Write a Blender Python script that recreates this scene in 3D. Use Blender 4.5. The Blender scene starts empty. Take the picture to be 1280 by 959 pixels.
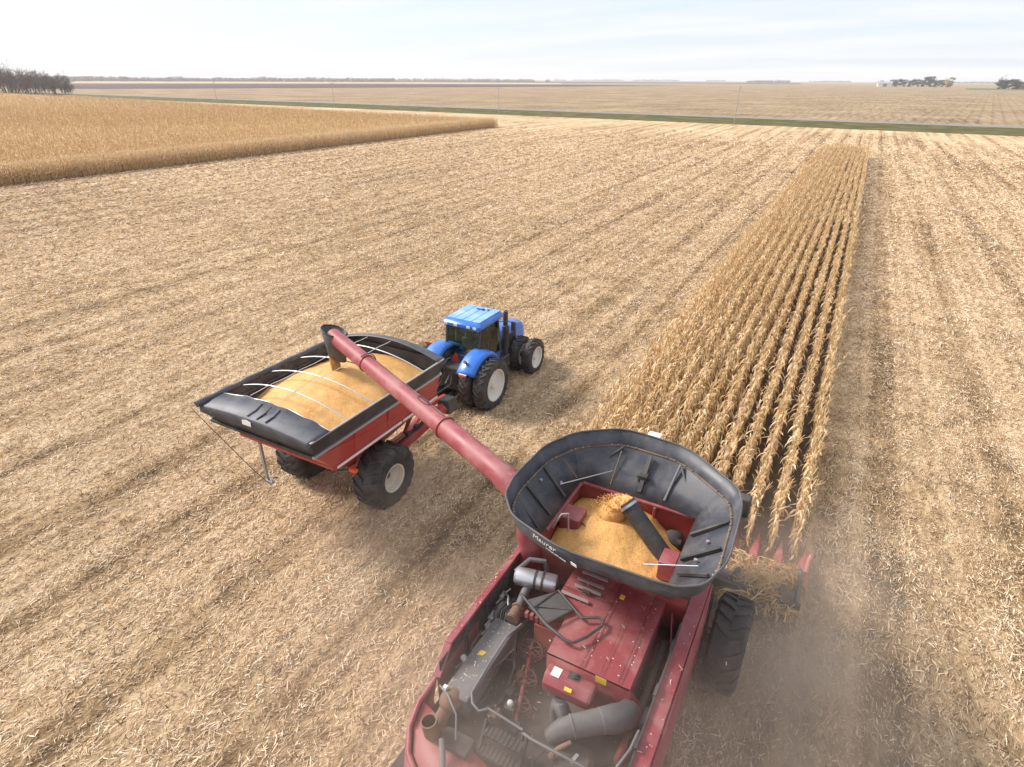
import bpy, bmesh, math, random
import numpy as np
from mathutils import Vector, Matrix, Euler
R = math.radians
PI = math.pi
scene = bpy.context.scene
col = scene.collection

# ------------------------------------------------------------------ camera
CAM_H = 11.0
PITCH, YAW, ROLL = R(27.04), R(28.67), R(0.287)
cam_d = bpy.data.cameras.new('camera')
cam_d.sensor_fit = 'HORIZONTAL'
cam_d.sensor_width = 36.0
cam_d.lens = 36.0 * 746.0 / 1280.0
cam_d.clip_start = 0.1
cam_d.clip_end = 40000
cam = bpy.data.objects.new('camera', cam_d)
col.objects.link(cam)
_f = Vector((-math.sin(YAW) * math.cos(PITCH), math.cos(YAW) * math.cos(PITCH), -math.sin(PITCH)))
_r = Vector((math.cos(YAW), math.sin(YAW), 0))
_u = _r.cross(_f)
_r2 = _r * math.cos(ROLL) + _u * math.sin(ROLL)
_u2 = -_r * math.sin(ROLL) + _u * math.cos(ROLL)
cam.matrix_world = Matrix(((_r2.x, _u2.x, -_f.x, 0), (_r2.y, _u2.y, -_f.y, 0), (_r2.z, _u2.z, -_f.z, CAM_H), (0, 0, 0, 1)))
scene.camera = cam

# ------------------------------------------------------------------ light
SUN_EL, SUN_AZ = R(38), R(-96)          # azimuth from +Y towards +X; sun stands to the left of the rows
w = bpy.data.worlds.new('World')
scene.world = w
w.use_nodes = True
nt = w.node_tree
nt.nodes.clear()
wo = nt.nodes.new('ShaderNodeOutputWorld')
bg = nt.nodes.new('ShaderNodeBackground')
sky = nt.nodes.new('ShaderNodeTexSky')
sky.sky_type = 'NISHITA'
sky.sun_disc = False
sky.sun_elevation = SUN_EL
sky.sun_rotation = SUN_AZ
sky.air_density = 1.0
sky.dust_density = 0.7
sky.ozone_density = 1.5
# thin high cloud sheet mixed over the blue
geo = nt.nodes.new('ShaderNodeTexCoord')
sep = nt.nodes.new('ShaderNodeSeparateXYZ')
nt.links.new(geo.outputs['Generated'], sep.inputs[0])
addz = nt.nodes.new('ShaderNodeMath'); addz.operation = 'MAXIMUM'; addz.inputs[1].default_value = 0.0
nt.links.new(sep.outputs['Z'], addz.inputs[0])
addz2 = nt.nodes.new('ShaderNodeMath'); addz2.operation = 'ADD'; addz2.inputs[1].default_value = 0.10
nt.links.new(addz.outputs[0], addz2.inputs[0])
dv = nt.nodes.new('ShaderNodeVectorMath'); dv.operation = 'DIVIDE'
cmb = nt.nodes.new('ShaderNodeCombineXYZ')
for i in range(3):
    nt.links.new(addz2.outputs[0], cmb.inputs[i])
nt.links.new(geo.outputs['Generated'], dv.inputs[0])
nt.links.new(cmb.outputs[0], dv.inputs[1])
mp = nt.nodes.new('ShaderNodeMapping'); mp.inputs['Scale'].default_value = (0.35, 1.15, 0.0)
mp.inputs['Rotation'].default_value = (0, 0, R(28.0))
nt.links.new(dv.outputs[0], mp.inputs['Vector'])
cn = nt.nodes.new('ShaderNodeTexNoise'); cn.inputs['Scale'].default_value = 0.9
cn.inputs['Detail'].default_value = 7; cn.inputs['Roughness'].default_value = 0.55
nt.links.new(mp.outputs[0], cn.inputs['Vector'])
cr = nt.nodes.new('ShaderNodeValToRGB')
cr.color_ramp.elements[0].position = 0.40; cr.color_ramp.elements[0].color = (0.0, 0.0, 0.0, 1)
cr.color_ramp.elements[1].position = 0.62; cr.color_ramp.elements[1].color = (1.0, 1.0, 1.0, 1)
nt.links.new(cn.outputs['Fac'], cr.inputs['Fac'])
cmix = nt.nodes.new('ShaderNodeMix'); cmix.data_type = 'RGBA'
nt.links.new(cr.outputs['Color'], cmix.inputs['Factor'])
veil = nt.nodes.new('ShaderNodeMix'); veil.data_type = 'RGBA'; veil.inputs['Factor'].default_value = 0.80
nt.links.new(sky.outputs['Color'], veil.inputs['A']); veil.inputs['B'].default_value = (3.65, 4.0, 4.65, 1)     # high thin veil of cloud
nt.links.new(veil.outputs['Result'], cmix.inputs['A'])
cmix.inputs['B'].default_value = (4.5, 4.65, 4.95, 1)
nt.links.new(cmix.outputs['Result'], bg.inputs['Color'])
bg.inputs['Strength'].default_value = 0.115
nt.links.new(bg.outputs[0], wo.inputs[0])

sun_d = bpy.data.lights.new('sun', 'SUN')
sun_d.energy = 3.0
sun_d.angle = R(15.0)
sun_d.color = (1.0, 0.945, 0.88)
sun = bpy.data.objects.new('sun', sun_d)
col.objects.link(sun)
_sd = Vector((math.sin(SUN_AZ) * math.cos(SUN_EL), math.cos(SUN_AZ) * math.cos(SUN_EL), math.sin(SUN_EL)))
sun.rotation_euler = _sd.to_track_quat('Z', 'Y').to_euler()
sun.location = (-40, 20, 60)

scene.view_settings.view_transform = 'Standard'
scene.view_settings.look = 'None'
scene.view_settings.gamma = 1.0
scene.view_settings.exposure = 0.90
scene.view_settings.use_curve_mapping = False
scene.render.engine = 'CYCLES'
scene.cycles.max_bounces = 6
scene.cycles.volume_bounces = 1
scene.cycles.volume_step_rate = 1.0
scene.cycles.volume_max_steps = 64
scene.cycles.use_denoising = True

# ------------------------------------------------------------------ helpers
def tag(o, label=None, cat=None, group=None, kind=None):
    if label: o['label'] = label
    if cat: o['category'] = cat
    if group: o['group'] = group
    if kind: o['kind'] = kind
    return o

def empty(name, loc=(0, 0, 0), rz=0.0):
    o = bpy.data.objects.new(name, None)
    o.empty_display_size = 0.3
    col.objects.link(o)
    o.location = loc
    o.rotation_euler = (0, 0, rz)
    return o

def copy_tree(o, parent=None):
    c = o.copy()
    col.objects.link(c)
    if parent is not None:
        c.parent = parent
    for ch in o.children:
        copy_tree(ch, c)
    return c

class MB:
    """collects shapes; build() links them as ONE mesh object"""
    def __init__(s):
        s.v = []; s.f = []; s.m = Matrix.Identity(4)
    def _add(s, vs, fs):
        b = len(s.v)
        s.v += [tuple(s.m @ Vector(p)) for p in vs]
        s.f += [tuple(b + i for i in f) for f in fs]
        return s
    def box(s, x0, x1, y0, y1, z0, z1):
        v = [(x0,y0,z0),(x1,y0,z0),(x1,y1,z0),(x0,y1,z0),(x0,y0,z1),(x1,y0,z1),(x1,y1,z1),(x0,y1,z1)]
        return s._add(v, [(3,2,1,0),(4,5,6,7),(0,1,5,4),(1,2,6,5),(2,3,7,6),(3,0,4,7)])
    def hexa(s, v):
        return s._add(v, [(3,2,1,0),(4,5,6,7),(0,1,5,4),(1,2,6,5),(2,3,7,6),(3,0,4,7)])
    def bar(s, p0, p1, w, h, up=(0,0,1)):
        p0, p1 = Vector(p0), Vector(p1)
        d = (p1 - p0).normalized(); u = Vector(up)
        sd = d.cross(u)
        if sd.length < 1e-4: sd = d.cross(Vector((1,0,0)))
        sd.normalize(); u = sd.cross(d).normalized()
        a, b = sd * w / 2, u * h / 2
        return s.hexa([p0-a-b, p0+a-b, p0+a+b, p0-a+b, p1-a-b, p1+a-b, p1+a+b, p1-a+b])
    def cyl(s, p0, p1, r0, r1=None, n=16, caps=True):
        if r1 is None: r1 = r0
        p0, p1 = Vector(p0), Vector(p1)
        d = (p1 - p0).normalized()
        a = d.cross(Vector((0,0,1)))
        if a.length < 1e-3: a = d.cross(Vector((1,0,0)))
        a.normalize(); b = d.cross(a)
        v = []; f = []
        for k in range(n):
            t = 2*PI*k/n; e = a*math.cos(t) + b*math.sin(t)
            v += [p0 + e*r0, p1 + e*r1]
        for k in range(n):
            j = (k+1) % n
            f.append((2*k, 2*k+1, 2*j+1, 2*j))
        if caps:
            f.append(tuple(2*k for k in range(n)))
            f.append(tuple(2*k+1 for k in range(n-1, -1, -1)))
        return s._add(v, f)
    def tube(s, pts, r, n=8, closed=False):
        pts = [Vector(p) for p in pts]
        m = len(pts); v = []; f = []
        a = None
        for i, p in enumerate(pts):
            if closed: d = pts[(i+1) % m] - pts[i-1]
            elif i == 0: d = pts[1] - p
            elif i == m-1: d = p - pts[-2]
            else: d = (pts[i+1]-p).normalized() + (p-pts[i-1]).normalized()
            d.normalize()
            if a is None:
                a = d.cross(Vector((0,0,1)))
                if a.length < 1e-3: a = d.cross(Vector((1,0,0)))
            else:
                a = a - d*a.dot(d)
            a.normalize(); b = d.cross(a)
            rr = r[i] if isinstance(r, (list, tuple)) else r
            for k in range(n):
                t = 2*PI*k/n
                v.append(p + (a*math.cos(t) + b*math.sin(t))*rr)
        for i in range(m if closed else m-1):
            i2 = (i+1) % m
            for k in range(n):
                j = (k+1) % n
                f.append((i*n+k, i*n+j, i2*n+j, i2*n+k))
        if not closed:
            f.append(tuple(range(n-1, -1, -1)))
            f.append(tuple((m-1)*n+k for k in range(n)))
        return s._add(v, f)
    def lathe(s, prof, origin, axis=(1,0,0), n=32, closed=True):
        """prof: list of (radius, distance along axis); closed ring profile when closed"""
        o = Vector(origin); d = Vector(axis).normalized()
        a = d.cross(Vector((0,0,1)))
        if a.length < 1e-3: a = d.cross(Vector((1,0,0)))
        a.normalize(); b = d.cross(a)
        m = len(prof); v = []; f = []
        for k in range(n):
            t = 2*PI*k/n; e = a*math.cos(t) + b*math.sin(t)
            for (r, h) in prof: v.append(o + e*r + d*h)
        for k in range(n):
            j = (k+1) % n
            for i in range(m if closed else m-1):
                i2 = (i+1) % m
                f.append((k*m+i, k*m+i2, j*m+i2, j*m+i))
        return s._add(v, f)
    def slab(s, pts, t):
        """polygon (planar or nearly) thickened by t along its normal"""
        P = [Vector(p) for p in pts]; n = Vector((0,0,0))
        for i in range(len(P)):
            a, b = P[i], P[(i+1) % len(P)]
            n += a.cross(b)
        n.normalize(); m = len(P)
        v = P + [p + n*t for p in P]
        f = [tuple(range(m-1, -1, -1)), tuple(range(m, 2*m))]
        for i in range(m):
            j = (i+1) % m
            f.append((i, j, m+j, m+i))
        return s._add(v, f)
    def strip(s, A, B, t):
        """quads between two polylines, thickened (t) on the back"""
        A = [Vector(p) for p in A]; B = [Vector(p) for p in B]
        for i in range(len(A)-1):
            q = [A[i], A[i+1], B[i+1], B[i]]
            n = (q[1]-q[0]).cross(q[3]-q[0])
            if n.length < 1e-9: n = (q[2]-q[0]).cross(q[3]-q[0])
            n.normalize()
            s.hexa([p - n*t for p in q] + q)
        return s
    def grid(s, rows, closed=False):
        """one shared-vertex sheet through rows of points"""
        m = len(rows[0]); v = [p for r_ in rows for p in r_]; f = []
        for i in range(len(rows)-1):
            for k in range(m if closed else m-1):
                j = (k+1) % m
                f.append((i*m+k, i*m+j, (i+1)*m+j, (i+1)*m+k))
        return s._add(v, f)
    def uv_ball(s, c, rx, ry, rz, n=16, m=10, z_from=-1.0):
        v = []; f = []
        c = Vector(c)
        lo = math.asin(max(-1, z_from))
        for i in range(m+1):
            ph = lo + (PI/2 - lo)*i/m
            for k in range(n):
                t = 2*PI*k/n
                v.append(c + Vector((rx*math.cos(ph)*math.cos(t), ry*math.cos(ph)*math.sin(t), rz*math.sin(ph))))
        for i in range(m):
            for k in range(n):
                j = (k+1) % n
                f.append((i*n+k, i*n+j, (i+1)*n+j, (i+1)*n+k))
        f.append(tuple(range(n-1, -1, -1)))
        return s._add(v, f)
    def build(s, name, mat, parent=None, smooth=35, bevel=0.0, solid=0.0):
        me = bpy.data.meshes.new(name)
        me.from_pydata(s.v, [], s.f)
        me.validate()
        bm = bmesh.new(); bm.from_mesh(me)
        bmesh.ops.remove_doubles(bm, verts=bm.verts, dist=1e-5)
        bmesh.ops.recalc_face_normals(bm, faces=bm.faces)
        bm.to_mesh(me); bm.free()
        if smooth:
            me.polygons.foreach_set('use_smooth', [True]*len(me.polygons))
            me.set_sharp_from_angle(angle=R(smooth))
        if mat: me.materials.append(mat)
        o = bpy.data.objects.new(name, me)
        col.objects.link(o)
        if parent: o.parent = parent
        if solid > 0:
            sd = o.modifiers.new('sheet', 'SOLIDIFY'); sd.thickness = solid; sd.offset = 0.0
        if bevel > 0:
            b = o.modifiers.new('edge', 'BEVEL')
            b.width = bevel; b.segments = 2; b.limit_method = 'ANGLE'; b.angle_limit = R(40)
            b.harden_normals = False
        return o

def np_mesh(name, V, Q, mat, tint=None, parent=None, smooth=False, link=True):
    """fast mesh from numpy: V (n,3), Q (m,4) quads; tint: one value per face"""
    me = bpy.data.meshes.new(name)
    V = np.ascontiguousarray(V, dtype=np.float32); Q = np.ascontiguousarray(Q, dtype=np.int32)
    me.vertices.add(len(V)); me.vertices.foreach_set('co', V.ravel())
    me.loops.add(Q.size); me.loops.foreach_set('vertex_index', Q.ravel())
    me.polygons.add(len(Q))
    me.polygons.foreach_set('loop_start', np.arange(0, Q.size, 4, dtype=np.int32))
    if tint is not None:
        at = me.attributes.new('tint', 'FLOAT', 'FACE')
        at.data.foreach_set('value', np.ascontiguousarray(tint, dtype=np.float32))
    me.update(calc_edges=True)
    if smooth: me.polygons.foreach_set('use_smooth', np.ones(len(Q), dtype=bool))
    if mat: me.materials.append(mat)
    o = bpy.data.objects.new(name, me)
    if link: col.objects.link(o)
    if parent: o.parent = parent
    return o

# ------------------------------------------------------------------ materials
def new_mat(name):
    m = bpy.data.materials.new(name); m.use_nodes = True
    n = m.node_tree
    b = n.nodes['Principled BSDF']
    return m, n, b

def ramp(n, stops, fac):
    r = n.nodes.new('ShaderNodeValToRGB')
    el = r.color_ramp.elements
    while len(el) < len(stops): el.new(0.5)
    for e, (p, c) in zip(el, stops):
        e.position = p; e.color = (c[0], c[1], c[2], 1)
    n.links.new(fac, r.inputs['Fac'])
    return r.outputs['Color']

def noise(n, scale, detail=4, rough=0.55, vec=None, dist=0.0):
    t = n.nodes.new('ShaderNodeTexNoise')
    t.inputs['Scale'].default_value = scale; t.inputs['Detail'].default_value = detail
    t.inputs['Roughness'].default_value = rough; t.inputs['Distortion'].default_value = dist
    if vec is not None: n.links.new(vec, t.inputs['Vector'])
    return t.outputs['Fac']

def coords(n, scale=(1, 1, 1), rot=(0, 0, 0), loc=(0, 0, 0)):
    t = n.nodes.new('ShaderNodeTexCoord'); m = n.nodes.new('ShaderNodeMapping')
    m.inputs['Scale'].default_value = scale; m.inputs['Rotation'].default_value = rot; m.inputs['Location'].default_value = loc
    n.links.new(t.outputs['Object'], m.inputs['Vector'])
    return m.outputs['Vector']

def mix(n, fac, a, b):
    m = n.nodes.new('ShaderNodeMix'); m.data_type = 'RGBA'
    for s, v in (('Factor', fac), ('A', a), ('B', b)):
        if isinstance(v, (int, float)): m.inputs[s].default_value = v
        elif isinstance(v, tuple): m.inputs[s].default_value = (v[0], v[1], v[2], 1)
        else: n.links.new(v, m.inputs[s])
    return m.outputs['Result']

def math_(n, op, a, b=None, clamp=False):
    m = n.nodes.new('ShaderNodeMath'); m.operation = op; m.use_clamp = clamp
    for i, v in enumerate((a, b)):
        if v is None: continue
        if isinstance(v, (int, float)): m.inputs[i].default_value = v
        else: n.links.new(v, m.inputs[i])
    return m.outputs[0]

def maprange(n, v, a, b, c=0.0, d=1.0):
    m = n.nodes.new('ShaderNodeMapRange')
    n.links.new(v, m.inputs['Value'])
    for k, x in zip(('From Min', 'From Max', 'To Min', 'To Max'), (a, b, c, d)): m.inputs[k].default_value = x
    return m.outputs['Result']

def bump(n, b, h, strength=0.4, dist=0.02):
    k = n.nodes.new('ShaderNodeBump'); k.inputs['Strength'].default_value = strength; k.inputs['Distance'].default_value = dist
    n.links.new(h, k.inputs['Height']); n.links.new(k.outputs[0], b.inputs['Normal'])

def paint(name, base, dust=(0.42, 0.32, 0.24), amount=0.35, rough=0.42, metal=0.0, scale=1.6, spec=0.5, lo=0.42, hi=0.75):
    """worn machine surface: paint under an uneven film of field dust and small scuffs"""
    m, n, b = new_mat(name)
    v = coords(n)
    n1 = noise(n, scale, 7, 0.62, v, 0.4); n2 = noise(n, scale*14, 4, 0.7, v)
    f = maprange(n, n1, lo, hi, 0.0, 1.0)
    sp = maprange(n, n2, 0.58, 0.72, 0.0, 0.5)
    f = math_(n, 'ADD', math_(n, 'MULTIPLY', f, amount), math_(n, 'MULTIPLY', sp, amount), True)
    f = math_(n, 'ADD', f, amount*0.25, True)
    n.links.new(mix(n, f, base, dust), b.inputs['Base Color'])
    n.links.new(maprange(n, f, 0, 1, rough, 0.85), b.inputs['Roughness'])
    b.inputs['Metallic'].default_value = metal
    b.inputs['Specular IOR Level'].default_value = spec
    bump(n, b, n2, 0.08, 0.01)
    return m

def plant_mat(name, stops, rough=0.8, trans=0.25):
    m, n, b = new_mat(name)
    a = n.nodes.new('ShaderNodeAttribute'); a.attribute_name = 'tint'
    v = coords(n)
    nz = noise(n, 9.0, 3, 0.6, v)
    f = math_(n, 'ADD', a.outputs['Fac'], math_(n, 'MULTIPLY', math_(n, 'SUBTRACT', nz, 0.5), 0.5))
    n.links.new(ramp(n, stops, f), b.inputs['Base Color'])
    b.inputs['Roughness'].default_value = rough
    b.inputs['Specular IOR Level'].default_value = 0.25
    if trans > 0:
        out = n.nodes['Material Output']
        t = n.nodes.new('ShaderNodeBsdfTranslucent'); mx = n.nodes.new('ShaderNodeMixShader')
        n.links.new(ramp(n, stops, f), t.inputs['Color'])
        mx.inputs[0].default_value = trans
        n.links.new(b.outputs[0], mx.inputs[1]); n.links.new(t.outputs[0], mx.inputs[2])
        n.links.new(mx.outputs[0], out.inputs['Surface'])
    return m

M = {}
DUST = (0.40, 0.31, 0.24)
M['red'] = paint('red_paint', (0.25, 0.020, 0.034), (0.40, 0.215, 0.195), 0.55, 0.40)
M['red_in'] = paint('tank_red', (0.27, 0.018, 0.026), (0.34, 0.20, 0.14), 0.5, 0.5)
M['cart_red'] = paint('cart_red', (0.40, 0.028, 0.025), (0.45, 0.25, 0.19), 0.35, 0.38)
M['black'] = paint('black_paint', (0.018, 0.018, 0.02), (0.20, 0.17, 0.15), 0.45, 0.5)
M['dark'] = paint('dark_grime', (0.022, 0.02, 0.022), (0.14, 0.115, 0.10), 0.6, 0.8)
M['poly'] = paint('black_poly', (0.017, 0.021, 0.033), (0.19, 0.178, 0.175), 0.45, 0.40, scale=2.2)
M['rubber'] = paint('rubber', (0.020, 0.020, 0.022), (0.17, 0.145, 0.13), 0.5, 0.75, scale=3)
M['steel'] = paint('galvanised', (0.50, 0.50, 0.52), (0.45, 0.38, 0.32), 0.25, 0.4, 0.7)
M['alu'] = paint('aluminium', (0.62, 0.63, 0.66), (0.5, 0.45, 0.4), 0.2, 0.33, 0.8)
M['grey'] = paint('grey_metal', (0.10, 0.10, 0.11), (0.27, 0.23, 0.205), 0.5, 0.5)
M['midgrey'] = paint('duct_grey', (0.055, 0.055, 0.06), (0.22, 0.19, 0.17), 0.5, 0.6)
M['rust'] = paint('rusty_iron', (0.15, 0.075, 0.045), (0.30, 0.22, 0.17), 0.5, 0.85)
M['white'] = paint('white_paint', (0.78, 0.76, 0.72), (0.50, 0.41, 0.32), 0.25, 0.45)
M['cream'] = paint('cream_rim', (0.72, 0.68, 0.56), (0.46, 0.37, 0.28), 0.4, 0.5)
M['blue'] = paint('blue_paint', (0.014, 0.15, 0.60), (0.30, 0.37, 0.50), 0.25, 0.26)
M['roof_glare_blue'] = paint('roof_glare_blue', (0.13, 0.36, 0.80), (0.55, 0.62, 0.72), 0.5, 0.3)  # blue paled so the colour itself holds the sky glare on the roof
M['yellow'] = paint('yellow_decal', (0.75, 0.52, 0.03), DUST, 0.2, 0.5)
M['orange'] = paint('orange_signal', (0.85, 0.11, 0.02), DUST, 0.1, 0.5)
M['orange_red'] = paint('red_arm', (0.70, 0.07, 0.03), DUST, 0.15, 0.5)
M['tarp'] = paint('tarp_vinyl', (0.040, 0.044, 0.060), (0.20, 0.195, 0.20), 0.40, 0.5, scale=2.5)
M['skin'] = paint('skin', (0.50, 0.28, 0.20), DUST, 0.0, 0.6)
M['cloth'] = paint('dark_cloth', (0.035, 0.038, 0.05), DUST, 0.1, 0.9)
M['bag'] = paint('orange_bag', (0.72, 0.20, 0.05), DUST, 0.05, 0.8)
def glass_mat():
    m, n, b = new_mat('tinted_glass')
    out = n.nodes['Material Output']
    t = n.nodes.new('ShaderNodeBsdfTransparent'); t.inputs[0].default_value = (0.84, 0.97, 0.90, 1)
    g = n.nodes.new('ShaderNodeBsdfGlossy'); g.inputs['Roughness'].default_value = 0.03
    g.inputs['Color'].default_value = (0.9, 0.95, 0.95, 1)
    fr = n.nodes.new('ShaderNodeFresnel'); fr.inputs[0].default_value = 1.38
    mx = n.nodes.new('ShaderNodeMixShader')
    n.links.new(fr.outputs[0], mx.inputs[0])
    n.links.new(t.outputs[0], mx.inputs[1]); n.links.new(g.outputs[0], mx.inputs[2])
    n.links.new(mx.outputs[0], out.inputs['Surface'])
    return m
M['glass'] = glass_mat()
def grain_mat():
    m, n, b = new_mat('corn_grain')
    v = coords(n)
    vo = n.nodes.new('ShaderNodeTexVoronoi'); vo.inputs['Scale'].default_value = 55
    n.links.new(v, vo.inputs['Vector'])
    big = noise(n, 1.3, 4, 0.6, v)
    s = n.nodes.new('ShaderNodeSeparateColor'); n.links.new(vo.outputs['Color'], s.inputs[0])
    f = math_(n, 'ADD', math_(n, 'MULTIPLY', s.outputs[0], 0.45), math_(n, 'MULTIPLY', big, 0.6))
    c = ramp(n, [(0.12, (0.48, 0.22, 0.05)), (0.5, (0.69, 0.37, 0.115)), (0.92, (0.80, 0.52, 0.23))], f)
    n.links.new(c, b.inputs['Base Color'])
    b.inputs['Roughness'].default_value = 0.6
    b.inputs['Specular IOR Level'].default_value = 0.3
    bump(n, b, vo.outputs['Distance'], 0.7, 0.012)
    return m
M['grain'] = grain_mat()
CORN = [(0.0, (0.17, 0.10, 0.045)), (0.32, (0.46, 0.285, 0.12)), (0.60, (0.69, 0.462, 0.225)), (1.0, (0.84, 0.675, 0.45))]
M['louvre'] = paint('louvre_grey', (0.26, 0.21, 0.21), (0.36, 0.28, 0.25), 0.5, 0.6)
M['corn'] = plant_mat('dry_corn', CORN, 0.75, 0.22)
RES = [(0.0, (0.10, 0.066, 0.040)), (0.28, (0.34, 0.215, 0.11)), (0.55, (0.62, 0.44, 0.262)), (1.0, (0.85, 0.71, 0.53))]
M['residue'] = plant_mat('residue', RES, 0.8, 0.0)
# ------------------------------------------------------------------ ground, fields, road
ROW = 0.56                       # row spacing
PASS = ROW * 12
EDGE = 1.0                       # right edge of the standing strip
def field_mat(name, stops, rot=0.0, band=1.0, fine=1.0, patch=1.0, bmp=0.6, thin=None):
    m, n, b = new_mat(name)
    v = coords(n, (1, 1, 1), (0, 0, rot))
    vs = coords(n, (1, 0.42, 1), (0, 0, rot))
    vl = coords(n, (1, 0.03, 1), (0, 0, rot))
    sp = n.nodes.new('ShaderNodeSeparateXYZ'); n.links.new(v, sp.inputs[0])
    f1 = noise(n, 5.5*fine, 6, 0.72, vs, 0.3)
    f2 = noise(n, 0.55, 5, 0.6, v)
    f3 = noise(n, 0.035, 4, 0.6, v)
    ln = noise(n, 0.75, 3, 0.7, vl)            # long streaks left along the rows
    # combine passes: wheel tracks and the chaff spread behind each pass
    u = math_(n, 'FRACT', math_(n, 'DIVIDE', math_(n, 'SUBTRACT', math_(n, 'ADD', sp.outputs[0], math_(n, 'MULTIPLY', math_(n, 'SUBTRACT', f2, 0.5), 0.45)), EDGE), PASS))
    t1 = math_(n, 'ABSOLUTE', math_(n, 'SUBTRACT', math_(n, 'ABSOLUTE', math_(n, 'SUBTRACT', u, 0.5)), 0.23))
    tr = maprange(n, t1, 0.0, 0.10, 1.0, 0.0)
    rw = math_(n, 'ABSOLUTE', math_(n, 'SUBTRACT', math_(n, 'FRACT', math_(n, 'DIVIDE', sp.outputs[0], ROW)), 0.5))
    rw = maprange(n, rw, 0.0, 0.5, 0.0, 1.0)
    f = math_(n, 'MULTIPLY', f1, 0.70)
    f = math_(n, 'ADD', f, math_(n, 'MULTIPLY', math_(n, 'SUBTRACT', f2, 0.5), 0.55*patch))
    f = math_(n, 'ADD', f, math_(n, 'MULTIPLY', math_(n, 'SUBTRACT', f3, 0.5), 0.45*patch))
    f = math_(n, 'ADD', f, math_(n, 'MULTIPLY', math_(n, 'SUBTRACT', ln, 0.5), 0.60*band))
    f = math_(n, 'SUBTRACT', f, math_(n, 'MULTIPLY', tr, 0.09*band))
    f = math_(n, 'ADD', f, math_(n, 'MULTIPLY', rw, 0.07*band))
    f = math_(n, 'ADD', f, 0.13)
    c_ = ramp(n, stops, f)
    if thin:                                   # darker colours close to the camera, blended into the paler ones farther off
        ln_ = n.nodes.new('ShaderNodeVectorMath'); ln_.operation = 'LENGTH'; n.links.new(v, ln_.inputs[0])
        c_ = mix(n, maprange(n, math_(n, 'ADD', ln_.outputs['Value'], math_(n, 'MULTIPLY', f2, 16.0)), 20.0, 58.0), c_, ramp(n, thin, f))
    n.links.new(c_, b.inputs['Base Color'])
    b.inputs['Roughness'].default_value = 0.95; b.inputs['Specular IOR Level'].default_value = 0.1
    bump(n, b, f1, bmp, 0.12)
    return m
STUB = [(0.22, (0.10, 0.064, 0.038)), (0.38, (0.33, 0.217, 0.115)), (0.54, (0.59, 0.415, 0.235)), (0.80, (0.77, 0.62, 0.45))]
M['stubble'] = field_mat('stubble_ground', STUB, 0.0, 1.1)
NEAR = [(0.20, (0.070, 0.046, 0.028)), (0.40, (0.26, 0.172, 0.090)), (0.58, (0.50, 0.355, 0.208)), (0.82, (0.69, 0.54, 0.355))]
M['near_stubble'] = field_mat('near_stubble', NEAR, 0.0, 1.1, 1.0, 1.0, 0.8, STUB)
FAR = [(0.10, (0.075, 0.050, 0.036)), (0.40, (0.25, 0.175, 0.105)), (0.66, (0.39, 0.285, 0.17)), (0.92, (0.50, 0.38, 0.24))]
M['far_field'] = field_mat('far_field', FAR, R(7), 1.3, 0.22, 1.7)

def sheet(name, pts, z, mat):
    me = bpy.data.meshes.new(name)
    me.from_pydata([(x, y, z) for x, y in pts], [], [tuple(range(len(pts)))])
    me.materials.append(mat)
    o = bpy.data.objects.new(name, me); col.objects.link(o)
    if me.polygons[0].normal.z < 0: me.flip_normals()
    return tag(o, kind='structure')
GX = 6500
ground = sheet('ground', [(-GX, -1500), (GX, -1500), (GX, GX), (-GX, GX)], 0.0, M['stubble'])

RS = -0.09                        # the road runs nearly square to the rows
def ry(x): return 207.5 + RS * x
far = sheet('harvested_field', [(-GX, ry(-GX)+17), (GX, ry(GX)+17), (GX, GX-50), (-GX, GX-50)], 0.03, M['far_field'])
def simple(name, stops, scale, vscale=(1,1,1), rough=0.95, b_=0.3):
    m, n, b = new_mat(name)
    v = coords(n, vscale)
    f = noise(n, scale, 6, 0.65, v)
    n.links.new(ramp(n, stops, f), b.inputs['Base Color'])
    b.inputs['Roughness'].default_value = rough; b.inputs['Specular IOR Level'].default_value = 0.15
    bump(n, b, f, b_, 0.1)
    return m
M['verge'] = simple('verge_grass', [(0.3, (0.055, 0.058, 0.017)), (0.5, (0.10, 0.093, 0.030)), (0.72, (0.21, 0.16, 0.07))], 0.16, (1, 2.2, 1))
M['gravel'] = simple('gravel_road', [(0.3, (0.19, 0.19, 0.175)), (0.7, (0.30, 0.295, 0.27))], 0.8)
M['plough'] = simple('ploughed_soil', [(0.3, (0.050, 0.034, 0.036)), (0.7, (0.13, 0.085, 0.080))], 0.02, (1, 6, 1))
M['green_field'] = simple('green_field', [(0.3, (0.07, 0.12, 0.03)), (0.7, (0.14, 0.20, 0.06))], 0.03)
def strip_mesh(name, prof, mat, x0=-3200, x1=3200):
    me = bpy.data.meshes.new(name)
    v = []; f = []
    for x in (x0, x1):
        v += [(x, ry(x)+d, z) for d, z in prof]
    m = len(prof)
    f = [(i, m+i, m+i+1, i+1) for i in range(m-1)]
    me.from_pydata(v, [], f); me.materials.append(mat)
    o = bpy.data.objects.new(name, me); col.objects.link(o)
    if me.polygons[0].normal.z < 0: me.flip_normals()
    return tag(o, kind='structure')
strip_mesh('verge', [(-22.5, 0.006), (-20, 0.10), (-15, 0.02), (-8.5, 0.40), (-4.2, 0.72)], M['verge'])
strip_mesh('road', [(-4.2, 0.74), (-3.6, 0.78), (0.0, 0.88), (3.6, 0.78), (4.2, 0.74)], M['gravel'])
strip_mesh('verge', [(4.2, 0.72), (8, 0.40), (12, 0.02), (17, 0.05)], M['verge'])

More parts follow.
